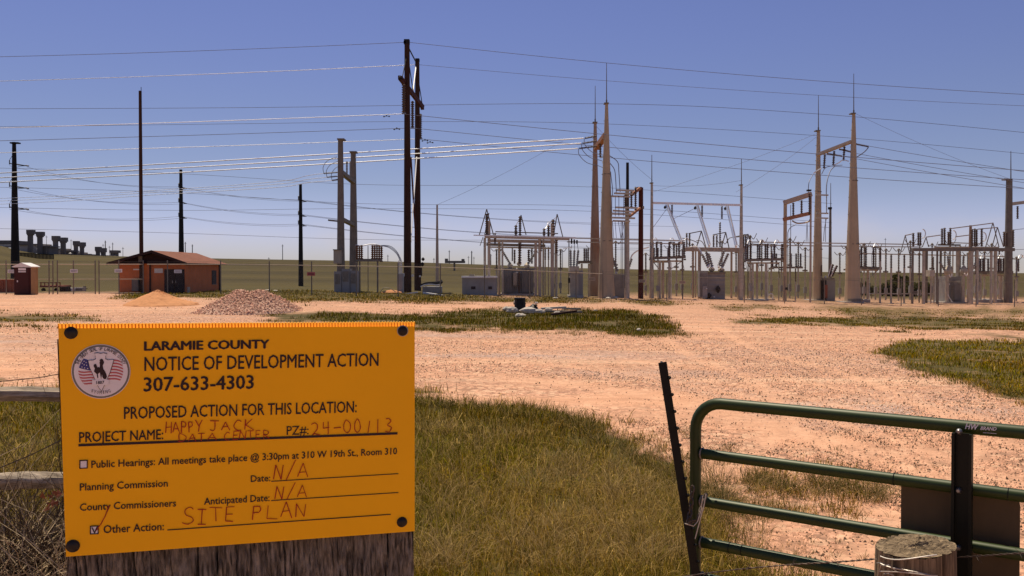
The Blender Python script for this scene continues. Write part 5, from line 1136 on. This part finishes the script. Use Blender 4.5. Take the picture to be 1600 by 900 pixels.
# --- beam frame and transformer in the middle
t=Thing('busbar_gantry','pale tan beam frame over the central transformer with pointed top braces','substation frame',1120,470,Y=92)
t.part('beam','beam_tan',('bar',1070,389.5,0,1166,391,0,6,.5)); t.part('beam','beam_rust',('bar',1072,388,2.5,1164,389,2.5,3.5,.4))
for x,w,d in ((1083,3,0),(1087,2.4,2.5),(1093,5,0),(1143,3.4,2.5),(1156,7,0)): t.part('column','beam_tan',('v',x,392,w,w,d,8))
for ax,ay,a,b in ((1096,361,1088,1103),(1134,363,1127,1139),(1169,366,1164,1174)): aframe(t,ax,ay,a,b,387); t.part('top_rod','old_steel',('bar',ax-20,ay+4,.5,ax,ay,0,1.4,.08))
for x,y0_ in ((1073,364),(1077.5,364),(1115,367),(1120,367),(1125,347),(1162,366),(1165,366)): t.part('insulator','porcelain_brown',('i',x,y0_,1,x,386,1,3))
for pts in ([(1078,386,0),(1088,385,-.5),(1094,391,-.8),(1097,399,-1)],[(1088,376,1),(1096,377,1),(1101,385,1),(1104,394,0)],[(1066,372,0),(1080,375,0),(1092,380,0)],[(1136,380,0),(1140,372,0),(1156,370,0),(1168,368,0)]): t.part('jumper','aluminium' if pts[0][1]==386 else 'old_steel',('t',pts,2.2 if pts[0][1]==386 else 1.2))
t=Thing('power_transformer','large grey ribbed transformer with V shaped bushings below the pale beam','transformer',1115,470,Y=90)
t.part('tank','transformer_grey',('b',1104,427,1133,None,0,3)); t.part('lid','old_steel',('b',1103,425,1134,427.4,-.2,3.4))
for k in range(7): t.part('radiator_fin','transformer_grey',('b',1093+k*1.9,423,1094.1+k*1.9,464,-.7,.9))
for k in range(5): t.part('tank_rib','transformer_grey',('b',1104,432+k*6.6,1133,433.4+k*6.6,-.12,.14))
t.part('turret','tan_cabinet',('e',1112,421,.6,10,10)); t.part('turret','tan_cabinet',('e',1127,422,.6,11,10))
for xa,ya,xb,yb_ in ((1097,397,1106,416),(1107,396,1113,417),(1103,391,1108,414),(1132,391,1123,416),(1138,396,1128,418)):
    b=t.part('bushing','porcelain_grey',('i',xa,ya,.4,xb,yb_,.4,4.6)); t.part('bushing_foot','white_paint',('e',xb,yb_+1,.2,4,5),parent=b)
t.part('fan','dark_steel',('e',1122,452,-.3,8,12)); t.part('fan','dark_steel',('e',1108,462,-.3,8,9)); t.part('control_box','cabinet_grey',('b',1098,447,1105,465,-.9,.5)); t.part('valve','white_paint',('e',1104,451,-1,2.4,2.6),('e',1116,464,-.5,3,3)); t.part('plinth','concrete',('b',1090,469,1136,None,-1,5))
t=Thing('gas_cabinet','small white bent vent pipe on a plinth between the racks','pipe',1204,466,Y=93); t.part('pipe','white_paint',('t',[(1207,469,0),(1207.5,461,0),(1205,459,0),(1201,460,0),(1201,462,0)],1.6)); t.part('plinth','concrete',('b',1198,467,1211,None,-.3,.8))
# --- portal + right tower pair
t=Thing('switch_portal','tan steel switch portal with hanging insulators left of the right tower pair','substation frame',1249,468,Y=90)
t.part('column','tower_tan',('v',1227,317,5.5,6,0,8)); t.part('column','beam_tan',('v',1267,302,3,3.5,-1.5,8)); t.part('beam','beam_tan',('bar',1225,317,0,1268,303,-1.5,6.5,.5)); t.part('beam','beam_rust',('bar',1224,343,0,1267,333,-1.5,5,.4))
for x,y0_,y1_,d in ((1239.5,317,337,-.4),(1252.5,313,334,-.9),(1265,303,335,-1.6)): t.part('insulator','porcelain_brown',('i',x,y0_,d,x,y1_,d,3.4)); t.part('top_fitting','dark_steel',('b',x-3,y0_-7,x+3,y0_-4.5,d-.2,.4))
t.part('lower_tray','galvanised',('t',[(1238,345,-.4),(1247,349,-.8),(1262,347,-1.2),(1266,343,-1.4)],2.4)); t.part('lead','old_steel',('t',[(1244,351,-.5),(1236,355,-.5),(1231.5,362,-.5),(1231,376,-.5),(1231,455,-.5)],1.1)); t.part('lead','old_steel',('c',1235.5,320,-.3,1235.5,452,-.3,1.0))
for x in (1259.5,1262.5): t.part('lead','old_steel',('c',1261,348,-1,x,378,-1,.8))
t.part('meter_box','dark_steel',('b',1227,449,1231,453,-.6,.3))
t=Thing('tower_pair','right pair of tall tan tapered towers joined by a pale sloping crossarm','transmission tower',1305,470,Y=90)
tower(t,1278.8,204,16.5,5,149,5); tower(t,1334,177,25,4.8,115,0)
for x,yt in ((1273,300),): t.part('side_pipe','beam_tan',('v',1267.5,392,1.6,1.6,2,6))
t.part('crossarm','beam_tan',('bar',1277,242,5,1331,221,0,4.2,.4))
for x,y0_,d in ((1289,241,4),(1303.5,236,2.6),(1319.5,229,1)): t.part('insulator_string','porcelain_brown',('i',x,y0_,d,x-1.5,y0_+22,d,3.6))
for x0_,y0_,x1_,y1_,d in ((1337,225,1357,229,0),(1311,233,1329,237,1),(1292,240,1316,244,3)): t.part('insulator_string','porcelain_brown',('i',x0_,y0_,d,x1_,y1_,d,2.8))
t.part('jumper','wire_dark',('t',[(1357,230,0),(1352,236,0),(1344,242,0),(1336,247,0)],1.6)); t.part('jumper','aluminium',('t',[(1271,271,3),(1276,267,3),(1283,263,3.5)],2.2)); t.part('jumper','aluminium',('t',[(1303,258,2),(1311,254,1.5),(1317,250,1),(1326,252,.5)],1.6))
t.part('jumper','wire_dark',('t',[(1263,301,2),(1264,285,2),(1270,273,3)],1.2)); t.part('jumper','wire_dark',('t',[(1304,260,2),(1297,268,1),(1292,285,0),(1291,305,-.6)],1.6)); t.part('jumper','wire_dark',('t',[(1284,272,3),(1290,262,2),(1302,259,2),(1316,258,1)],1.1))
for y in (304.5,333,340.5): t.part('side_arm','galvanised',('bar',1275,y,-.6,1294,y+.5,-.6,2,.2)); 
t.part('insulator','porcelain_grey',('i',1291.5,305,-.6,1291.5,333,-.6,1.6)); t.part('lead','old_steel',('t',[(1291,342,-.6),(1288,360,-.6),(1287,377,-.6)],1.1)); t.part('lead','old_steel',('c',1290,342,-.6,1290,378,-.6,.9))
t.part('side_pipe','white_paint',('v',1265.8,400,1.3,1.3,3,6)); t.part('footing','concrete',('b',1265,468.5,1290,None,4,2.4)); t.part('footing','concrete',('b',1320,471.5,1350,None,-1,2.6))
t=Thing('lightning_mast','slim grey mast with a thin rod between the two right towers','mast',1298,464,Y=98); t.part('shaft','old_steel',('v',1297.5,325,3.4,6.5,0,10)); t.part('rod','old_steel',('c',1298,286,0,1298,326,0,.8,1.4)); t.part('cap','dark_steel',('b',1295.5,323.5,1300,327,-.2,.4))
t=Thing('small_transformer','small dark transformer with two leaning bright bushings between the right towers','transformer',1297,468,Y=94); t.part('tank','transformer_grey',('b',1292,436,1305,None,0,1.8)); t.part('lid','old_steel',('b',1288,434.5,1304,436.5,-.2,2)); 
for a,b,c_,d in ((1301.5,413,1296,432),(1308,415,1300,432)): t.part('bushing','porcelain_brown',('i',a,b,0,c_,d,0,4)); t.part('bushing_edge','white_paint',('c',a-2,b,-.2,c_-2,d,-.2,1.6))
t.part('bushing','porcelain_brown',('i',1283.5,414,0,1283,431,0,2.6)); t.part('radiator','dark_steel',('b',1284,438,1291,None,.2,1)); t.part('pipe','container_red',('b',1290.5,445,1293,466,-.2,.3)); t.part('bushing_foot','white_paint',('e',1290,433,0,3,5))
# bus pipes across the yard, on slim supports
for i,(xa,ya,xb,yb_,Y,l) in enumerate(((886,372,1070,376,87,'upper rigid bus pipe left of the slim portal'),(886,378,1070,381,89,'lower rigid bus pipe left of the slim portal'),(1166,378,1440,382,93,'upper rigid bus pipe behind the right towers'),(1166,383,1440,386,95,'lower rigid bus pipe behind the right towers'),(1336,396,1580,401,94,'long low rigid bus pipe in front of the right bus frame'))):
    t=Thing('bus_pipe',l,'bus pipe',(xa+xb)/2,468,Y=Y); t.part('pipe','galvanised',('bar',xa,ya,0,xb,yb_,0,1.5,.1)); t.part('support','old_steel',('v',xa+3,ya,1.6,2,0,6)); t.part('support','old_steel',('v',xb-3,yb_,1.6,2,0,6))
# --- single slim posts in the right yard
for i,(x,yt,w,l) in enumerate(((1375.5,386,3.2,'beside the shrubs, second'),(1392.5,397,3.2,'at the left edge of the shrubs, third'),(1413,397,3.2,'in the middle of the shrubs, fourth'),(1243,418,2.4,'behind the switch portal'),(1217,412,2,'behind the right disconnect rack'))):
    t=Thing('support_post','slim grey steel support post with insulator cap '+l,'post',x,472,Y=91,group='slim support posts in the right yard'); t.part('shaft','galvanised',('v',x,yt+22,w,w,0,8)); t.part('insulator','porcelain_brown',('i',x,yt,0,x,yt+22,0,w)); t.part('base_plate','concrete',('b',x-3,474,x+3,None,-.3,.7))
# --- right bus frame
t=Thing('busbar_gantry','long grey bus frame with stepped insulators at the right edge','substation frame',1505,475,Y=90)
t.part('beam','old_steel',('bar',1425,390,0,1584,390,0,5,.45)); t.part('beam','galvanised',('bar',1460,386.5,2.5,1560,387,2.5,3,.3)); t.part('beam','old_steel',('bar',1466,382.5,1,1500,383,1,2.5,.3)); t.part('bus_pipe','galvanised',('bar',1484,379,3,1536,381,3,1.5,.12))
for x,w,d in ((1426,4,0),(1443.5,5,0),(1448,4,2.5),(1464.5,3.2,0),(1470,3.6,4),(1489,2,4),(1497,6.5,2.5),(1517.5,7,0),(1527.5,3.6,-1),(1549,4.2,0),(1555.5,5.5,2)): t.part('column','galvanised' if int(x)%2 else 'old_steel',('v',x,391,w,w,d,8))
t.part('column','tower_rust',('v',1516.5,352,4,8.5,.4,8))
for x,yt,yb_,d in ((1427,364,385,0),(1435,363,384,1),(1438,363,384,0),(1472,357,382,0),(1476,356,382,.8),(1482,362,382,0),(1485,356,382,1),(1519,358,385,0),(1523,357,385,1),(1526,358,385,.4),(1534,357,385,0),(1569,362,385,0),(1573,362,385,1),(1583,359,386,0)): t.part('insulator','porcelain_brown',('i',x,yt,d,x,yb_,d,3.6))
aframe(t,1414.5,368,1406,1422,399,1.4,dy=1); aframe(t,1447,371,1441,1451,386,1.4); aframe(t,1551.5,348,1540,1561,386,1.6); aframe(t,1558.5,355,1550,1568,386,1.6,dy=1)
for a in ((1414,368,1428,365),(1447,370.5,1472,367),(1487,357,1552,348.5),(1493,370,1517,367),(1528,358,1558,355.5)): t.part('top_rod','galvanised',('bar',a[0],a[1],0,a[2],a[3],0,1.5,.1))
for x,y in ((1441,365),(1489,367),(1536,370)): t.part('corona_ring','aluminium',('t',[(x+5*math.cos(q),y+7*math.sin(q),.3) for q in np.linspace(-1.5,1.6,7)],1.6))
t=Thing('power_transformer','grey transformer with round turrets and leaning bushings under the right bus frame','transformer',1488,474,Y=92)
t.part('tank','transformer_grey',('b',1478,432,1508,None,0,2.6)); t.part('turret','galvanised',('e',1482,424,0,14,22)); t.part('turret','galvanised',('e',1506,424,0,13,20)); t.part('leg_tube','galvanised',('v',1480,430,5,6,-.6,10)); t.part('leg_tube','galvanised',('v',1505,430,4,6,-.6,10))
for a in ((1481,398,1482,414),(1468,409,1476,422),(1506,398,1505,414),(1525,411,1517,424)): t.part('bushing','porcelain_grey',('i',a[0],a[1],0,a[2],a[3],0,3.6))
t.part('elbow','white_paint',('t',[(1507,427,-.8),(1510,431,-.8),(1514,426,-.8)],2.4)); t.part('elbow','white_paint',('t',[(1483,429,-.8),(1485,433,-.8),(1488,428,-.8)],2)); t.part('valve','white_paint',('e',1483,444,-.6,2.6,2.6)); t.part('pipe_run','white_paint',('t',[(1481,460,-.8),(1484,466,-.8),(1488,472,-.8)],1.5)); t.part('ladder','old_steel',('b',1487,446,1488,470,-.5,.1),('b',1491,446,1492,470,-.5,.1))
for k in range(5): t.part('radiator_fin','transformer_grey',('b',1492+k*2,438,1493+k*2,468,-.6,.7))
t.part('plinth','concrete',('b',1474,472,1512,None,-1,4))
t=Thing('instrument_cabinet','small grey cabinet with post insulator left of the right transformer','cabinet',1457,474,Y=90); t.part('cabinet','galvanised',('b',1453,422,1461,432,0,.9)); t.part('post','galvanised',('v',1454.5,432,2.2,2.2,.3,8)); t.part('post','galvanised',('v',1459.5,432,2.2,2.2,.3,8)); t.part('insulator','porcelain_brown',('i',1458,401,.4,1458,422,.4,3))
dstand('dark disconnect switch rack under the right end of the bus frame',[1532,1564],1522,1582,426,404,[1529,1532,1536,1544,1560,1564,1568,1591],94)
t=Thing('steel_column','thick dark steel column with a thin rod at the right edge','power pole',1575,477,Y=93); t.part('column','old_steel',('v',1577,280,9,13,0,14)); t.part('cap','old_steel',('b',1571.5,279,1582.5,281,-.4,.8)); t.part('rod','old_steel',('c',1579.5,236,0,1579.5,280,0,1,2)); t.part('side_arm','galvanised',('bar',1578,319,0,1625,313,0,5,.4)); t.part('insulator','porcelain_brown',('i',1590,322,0,1590,342,0,3.2))
# slender instrument stands filling the bays behind
proto=None
for i,(x,yt,Y,l) in enumerate(((1009,398,97,'just right of the red brown pole'),(1057,384,98,'right of the first disconnect rack'),(1066,392,101,'left of the pale beam frame'),(1150,396,99,'between the pale beam frame columns'),(1172,372,97,'right of the slim portal column'),(1205,386,101,'behind the right disconnect rack'),(1234,376,99,'inside the switch portal, left'),(1247,382,101,'inside the switch portal, middle'),(1258,390,98,'inside the switch portal, right'),(1312,398,101,'between the right towers'),(1350,384,99,'behind the rack right of the tallest tower'),(1384,392,101,'left of the shrubs'),(1404,392,99,'left of the right bus frame'),(1436,398,98,'under the left end of the right bus frame'),(1476,396,100,'left of the right transformer'),(1512,398,100,'right of the right transformer'),(1538,396,98,'under the right end of the bus frame'),(1561,392,100,'beside the thick right edge column'),(1588,404,97,'at the far right edge'),(876,392,98,'left of the circuit breaker'),(836,394,98,'at the right of the first transformer'),(776,392,97,'at the left of the first transformer'),(868,398,99,'between the first bus frame and the breaker'),(925,388,97,'behind the rust streaked tower'),(962,380,100,'behind the switch platform'),(1046,388,103,'far behind the first disconnect rack'),(1082,384,103,'far behind the pale beam, left'),(1128,380,104,'far behind the pale beam, middle'),(1162,388,102,'far behind the pale beam, right'),(1190,378,104,'far behind the right disconnect rack'),(1221,390,103,'left of the switch portal column'),(1322,388,103,'behind the tallest tower, left'),(1343,394,104,'behind the tallest tower, right'),(1368,388,102,'between the tallest tower and the shrubs'),(1422,380,103,'behind the shrubs, right'),(1456,384,104,'behind the instrument cabinet'),(1484,380,103,'behind the right transformer, left'),(1500,388,104,'behind the right transformer, middle'),(1524,382,102,'behind the right transformer, right'),(1549,384,104,'behind the slender end columns'))):
    b=P(x,460,Y); b.z=tz(b.x,b.y); top=P(x,yt,Y)
    if proto is None:
        t=Thing('instrument_stand','slim instrument stand with brown insulator '+l,'switchgear',x,460,Y=Y,group='slim instrument stands in the rear bays'); H0=top.z-t.o.location.z
        t.part('post','galvanised',('v',x,yt+26,2.6,2.8,0,8)); t.part('insulator','porcelain_brown',('i',x,yt,0,x,yt+26,0,2.8)); t.part('head','old_steel',('e',x,yt-1.5,0,4.2,4)); t.part('bracket','old_steel',('b',x-3.5,yt+26,x+3.5,yt+28,-.15,.3)); t.part('junction_box','cabinet_grey',('b',x-2.2,yt+48,x+2.2,yt+56,-.3,.3)); t.part('lead','old_steel',('t',[(x-9,yt-4,0),(x-4,yt+.5,0),(x,yt-3,0),(x+5,yt+1,0),(x+10,yt-5,0)],1.0))
        proto=t.o; parts=list(proto.children)
    else:
        c=proto.copy(); COL.objects.link(c); c.location=b; c['label']='slim instrument stand with brown insulator '+l; c.scale=(1,1,(top.z-b.z)/H0)
        for ch_ in parts: d_=ch_.copy(); COL.objects.link(d_); d_.parent=c
# shrubs, low rail
def shrub(px,Y,w,h,label,seed):
    b=P(px,460,Y); b.z=tz(b.x,b.y); t=empty('shrub',label,'shrub',b,'shrubs behind the right bus frame'); rr=np.random.default_rng(seed); n=700
    u=rr.normal(size=(n,3)); u/=np.linalg.norm(u,axis=1)[:,None]; u*=(.45+.55*rr.random((n,1))**.5)*(1+.25*np.sin(u[:,:1]*7+seed)); c=np.stack([u[:,0]*w,u[:,1]*w*.8,h*.5+u[:,2]*h*.55],-1); a=rr.normal(size=(n,3))*.16; d=rr.normal(size=(n,3))*.16
    vs=np.stack([c-a,c+d,c+a,c-d],1).reshape(-1,3); k=np.arange(n)*4; col_=np.array([.075,.070,.022])*(.5+rr.random((n,1))); o=np_mesh('foliage',vs,[np.stack([k,k+1,k+2,k+3],-1)],'grass_blade',np.repeat(col_,4,0)); o.parent=t
    mb=MB(); 
    for q in range(5): mb.tube([b,b+Vector((rr.normal()*w*.3,rr.normal()*w*.3,h*.6))],.04,5,.015)
    mb.build('stem','dark_twig',t)
for i,(x,Y,w,h,l) in enumerate(((1392,118,1.3,1.8,'small olive shrub at the left of the row'),(1404,121,1.5,2.6,'taller olive shrub beside the slim posts'),(1422,119,1.9,1.7,'wide low shrub in the middle of the row'),(1441,122,1.5,1.6,'low shrub at the right behind the frame columns'),(1348,120,1.5,1.5,'low shrub just right of the tallest tapered tower'))): shrub(x,Y,w,h,l,i+2)
t=Thing('guard_rail','low pale horizontal guard rail in front of the shrubs','rail',1425,463,Y=105); t.part('rail','concrete',('bar',1358,459,0,1460,459,0,1.6,.2))
for x in (1362,1385,1408,1431,1455): t.part('post','old_steel',('v',x,459,1.4,1.4,.2,6))
# ================================================================ conductors
def wire(label,pts,Y0,Y1,w=1.0,m='wire_dark',name='power_line'):
    n=len(pts); p=[P(x,y,Y0+(Y1-Y0)*(x-pts[0][0])/(pts[-1][0]-pts[0][0])) for x,y in pts]; q=[Vector(v) for v in spl([tuple(v) for v in p],8)]
    mb=MB(); mb.tube(q,w*.72*(Y0+Y1)/2/FPX/2,8); return tag(mb.build(name,m,smooth=True),label,'power line','overhead conductors')
Wd=wire
def pl(a,b,s,n=7): return [(a[0]+(b[0]-a[0])*t,a[1]+(b[1]-a[1])*t+s*4*t*(1-t)) for t in np.linspace(0,1,n)]
Wd('topmost dark line running left from the H-frame top',pl((-500,96),(636,66),6),80,84,1.0); Wd('topmost dark line running right from the H-frame top',pl((638,66),(2100,168),16),84,80,1.0)
Wd('second line from the top, shining, left of the H-frame',pl((-500,136),(652,101),6),92,94,1.15,'wire_bright'); Wd('second line from the top, right of the H-frame',pl((653,101),(2100,180),14),94,92,.75)
Wd('faint level line passing over the tall slim wooden pole',[(-500,172),(0,170),(400,168),(925,162),(1250,176),(1650,212),(2100,262)],120,120,.9)
Wd('upper insulator string line, bright, left of the H-frame',pl((-500,212),(630,178),3),80,82,1.3,'wire_bright'); Wd('upper insulator string line right of the H-frame',pl((630,178),(2100,300),9),82,80,1.15)
Wd('middle insulator string line left of the H-frame',pl((-500,232),(644.5,200),2),84,89,1.1); Wd('middle insulator string line right of the H-frame',pl((644.5,200),(2100,308),11),89,84,1.1)
Wd('lower insulator string line left of the H-frame',pl((-500,250),(657,217),3),88,97,1.15,'wire_bright'); Wd('lower insulator string line right of the H-frame',pl((657,217),(2100,316),14),97,88,1.1)
Wd('dark line crossing behind the left tower pair near its top',[(-500,204),(0,198),(400,193),(640,190),(930,193),(1278,212),(1600,240),(2100,290)],125,125,.8)
for i,(a,b,l) in enumerate((((-500,296),(912,216),'upper'),((-500,303),(908,224),'middle'),((-500,310),(903,232),'lower'))): Wd(l+' of three bright glinting conductors reaching the left tower pair',pl(a,b,3),100,84+2*i,2.1,'wire_bright')
for i,(a,b,l) in enumerate((((380,290),(506,271),'upper'),((380,293),(511,277),'middle'),((380,297),(519,282),'lower'))): Wd(l+' of three short glinting conductors ending at the paired grey columns',[(-500,a[1]+34+2*i),(0,a[1]+20+i),(250,a[1]+7),(430,a[1]-6+i),(480,b[1]+3.5),b],125,80,.9,'wire_bright')
for i,(y0_,y1_,y2_) in enumerate(((259,292,312),(294,316,335),(327,338,350))):
    for k in (0,1):
        o_=k*4; Wd(('front' if k else 'rear')+' line from the stout pole\'s '+('top','middle','bottom')[i]+' arm to the pole behind the shed',pl((42 if k else 15,y0_+o_*.5),(283+8*k,y1_+o_*.6),9),103,125,.6)
        Wd(('front' if k else 'rear')+' '+('top','middle','bottom')[i]+' line from the pole behind the shed to the short pole',pl((283+8*k,y1_+o_*.6),(470+8*k,y2_+o_*.6),5),125,108,.6)
        Wd(('front' if k else 'rear')+' '+('top','middle','bottom')[i]+' line from the short tapered pole toward the substation',pl((470+8*k,y2_+o_*.6),(1000+60*k,y2_+38+o_),8),108,140,.65)
for i,(y0_,y1_,l) in enumerate(((256,292,'first'),(286,322,'second'),(316,330,'third'),(350,378,'fourth'))): Wd(l+' faint level line below the towers, counting down',[(-500,y0_-4),(200,y0_+12),(560,y1_-4),(920,y1_),(1300,y1_+26)],150,150,.7)
for i,(a,b,l) in enumerate((((1333,224),(2100,330),'upper'),((1328,238),(2100,352),'middle'),((1316,244),(2100,362),'lower'))): Wd(l+' conductor leaving the right tower pair to the right',pl(a,b,8),90,86,.95)
for i,(a,b,l) in enumerate((((683,320),(880,220),'slim white mast and the left towers'),((1020,300),(1278,208),'slim portal and the right towers, upper'),((1020,282),(928,193),'slim portal and the left towers'),((1150,300),(1278,212),'portal right column and the right towers'),((1158,282),(1020,290),'two portal columns'),((1338,178),(1579,280),'tallest tower and the right edge column'))): Wd('thin shield wire between the '+l,pl(a,b,4),90,88,.55)
Wd('short line at the far right above the last bus frame',[(1583,359),(1650,354),(1900,340)],92,92,1.0); Wd('lower short line at the far right leaving the bus frame',[(1584,390),(1700,388),(2000,384)],92,92,.9)
# ================================================================ rubbish on the grass island
g=G(822,490); Yd=g.y
def rock(name,m,px,py,w,h,d,seed,Y=None):
    rr=random.Random(seed); c=P(px,py,Y or Yd); k=(Y or Yd)/FPX; W_,H_=w*k/2,h*k/2; vs=[];fs=[]; n=9; z=tz(c.x,c.y); 
    lv=[(-1,.55),(-.6,.95),(0,1),(.55,.8),(1,.35)]
    for a,r in lv:
        for i in range(n): q=2*math.pi*i/n; j=rr.uniform(.8,1.15); vs.append((c.x+W_*r*j*math.cos(q),c.y+d*r*j*math.sin(q),c.z+H_*a*rr.uniform(.85,1.1)))
    for j in range(4):
        for i in range(n): fs.append((j*n+i,j*n+(i+1)%n,(j+1)*n+(i+1)%n,(j+1)*n+i))
    fs+=[tuple(range(n))[::-1],tuple(4*n+i for i in range(n))]; mb=MB(); mb.add(vs,fs); return mb.build(name,m)
t=Thing('black_drum','upright dented black plastic drum on the grass island','drum',813,489); t.part('body','black_plastic',('v',812.5,466,17,18,0,14)); t.part('rim','black_plastic',('b',803.5,465.5,821,467.6,-.3,.6)); t.part('rib','dark_steel',('c',812.5,474,0,812.5,475.5,0,19))
t=Thing('black_bag','slumped black bag beside the drum on the island','bag',832,488); t.part('bag','black_plastic',('e',833,482,.2,16,15),('e',826,484,.1,12,11)); t.part('flap','dark_steel',('e',837,477,.1,6,4))
rd=[(800,490,16,8,'pale flat stone left of the black drum'),(792,487,12,6,'small pale stone at the far left of the rubbish'),(826,492,24,9,'large grey white slab before the black bag'),(813,496,14,5,'low flat pale stone at the front of the rubbish'),(843,491,14,6,'pale lump right of the large slab'),(838,478,8,6,'little grey stone on the black bag'),(806,483,9,14,'upright grey slab behind the drum left side'),(871,493,12,5,'small pale stone by the planks'),(857,486,11,4,'flat pale stone behind the planks'),(930,488,7,4,'tiny white stone in the island grass'),(998,520,8,7,'white stone near the right tip of the island'),(868,468,9,3.5,'white stone on the verge before the breaker')]
for i,(x,y,w,h,l) in enumerate(rd):
    o=rock('stone','rock_pale',x,y-h*.75,w*(1.2 if w>9 else .9),h*(1.2 if w>9 else .6),w*Yd/FPX*.4,i,Y=G(x,y+1).y); tag(o,l,'stone','stones and rubble on the grass island')
for i,(xa,ya,xb,yb_,m,l) in enumerate(((846,485,884,483,'rock_pale','long pale plank at the back of the island rubbish'),(850,489,893,490,'old_steel','grey weathered plank in the middle of the rubbish'),(862,494,900,489,'creosote_wood','dark splintered plank lying askew'),(880,485,906,485.5,'log_wood','short tan plank at the right of the rubbish'),(885,491,908,490,'old_steel','thin grey board end at the right'))):
    t=Thing('plank',l,'plank',(xa+xb)/2,ya+2,group='planks on the grass island'); t.part('board',m,('bar',xa,ya-3,0,xb,yb_-3,.3,3.0,.25)); t.part('nail','steel_washer',('e',xa+2,ya-1.3,-.05,.8,.8))
for i,(x,y,w,l) in enumerate(((950,467,8,'left'),(962,466,9,'right'))): tag(rock('stone','rock_pale',x,y-1.5,w,3,.3,40+i,Y=G(x,y+1).y),'white slab on the verge below the left tower pair, the '+l+' one','stone')
for i,(x,y,w) in enumerate(((418,453,9),(430,454,7))): tag(rock('stone','rock_pale',x,y,w,1.8,.3,50+i,Y=G(x,y+1).y),('long' if i==0 else 'short')+' white slab in the grass right of the gravel heap','stone')
bpy.context.view_layer.update()
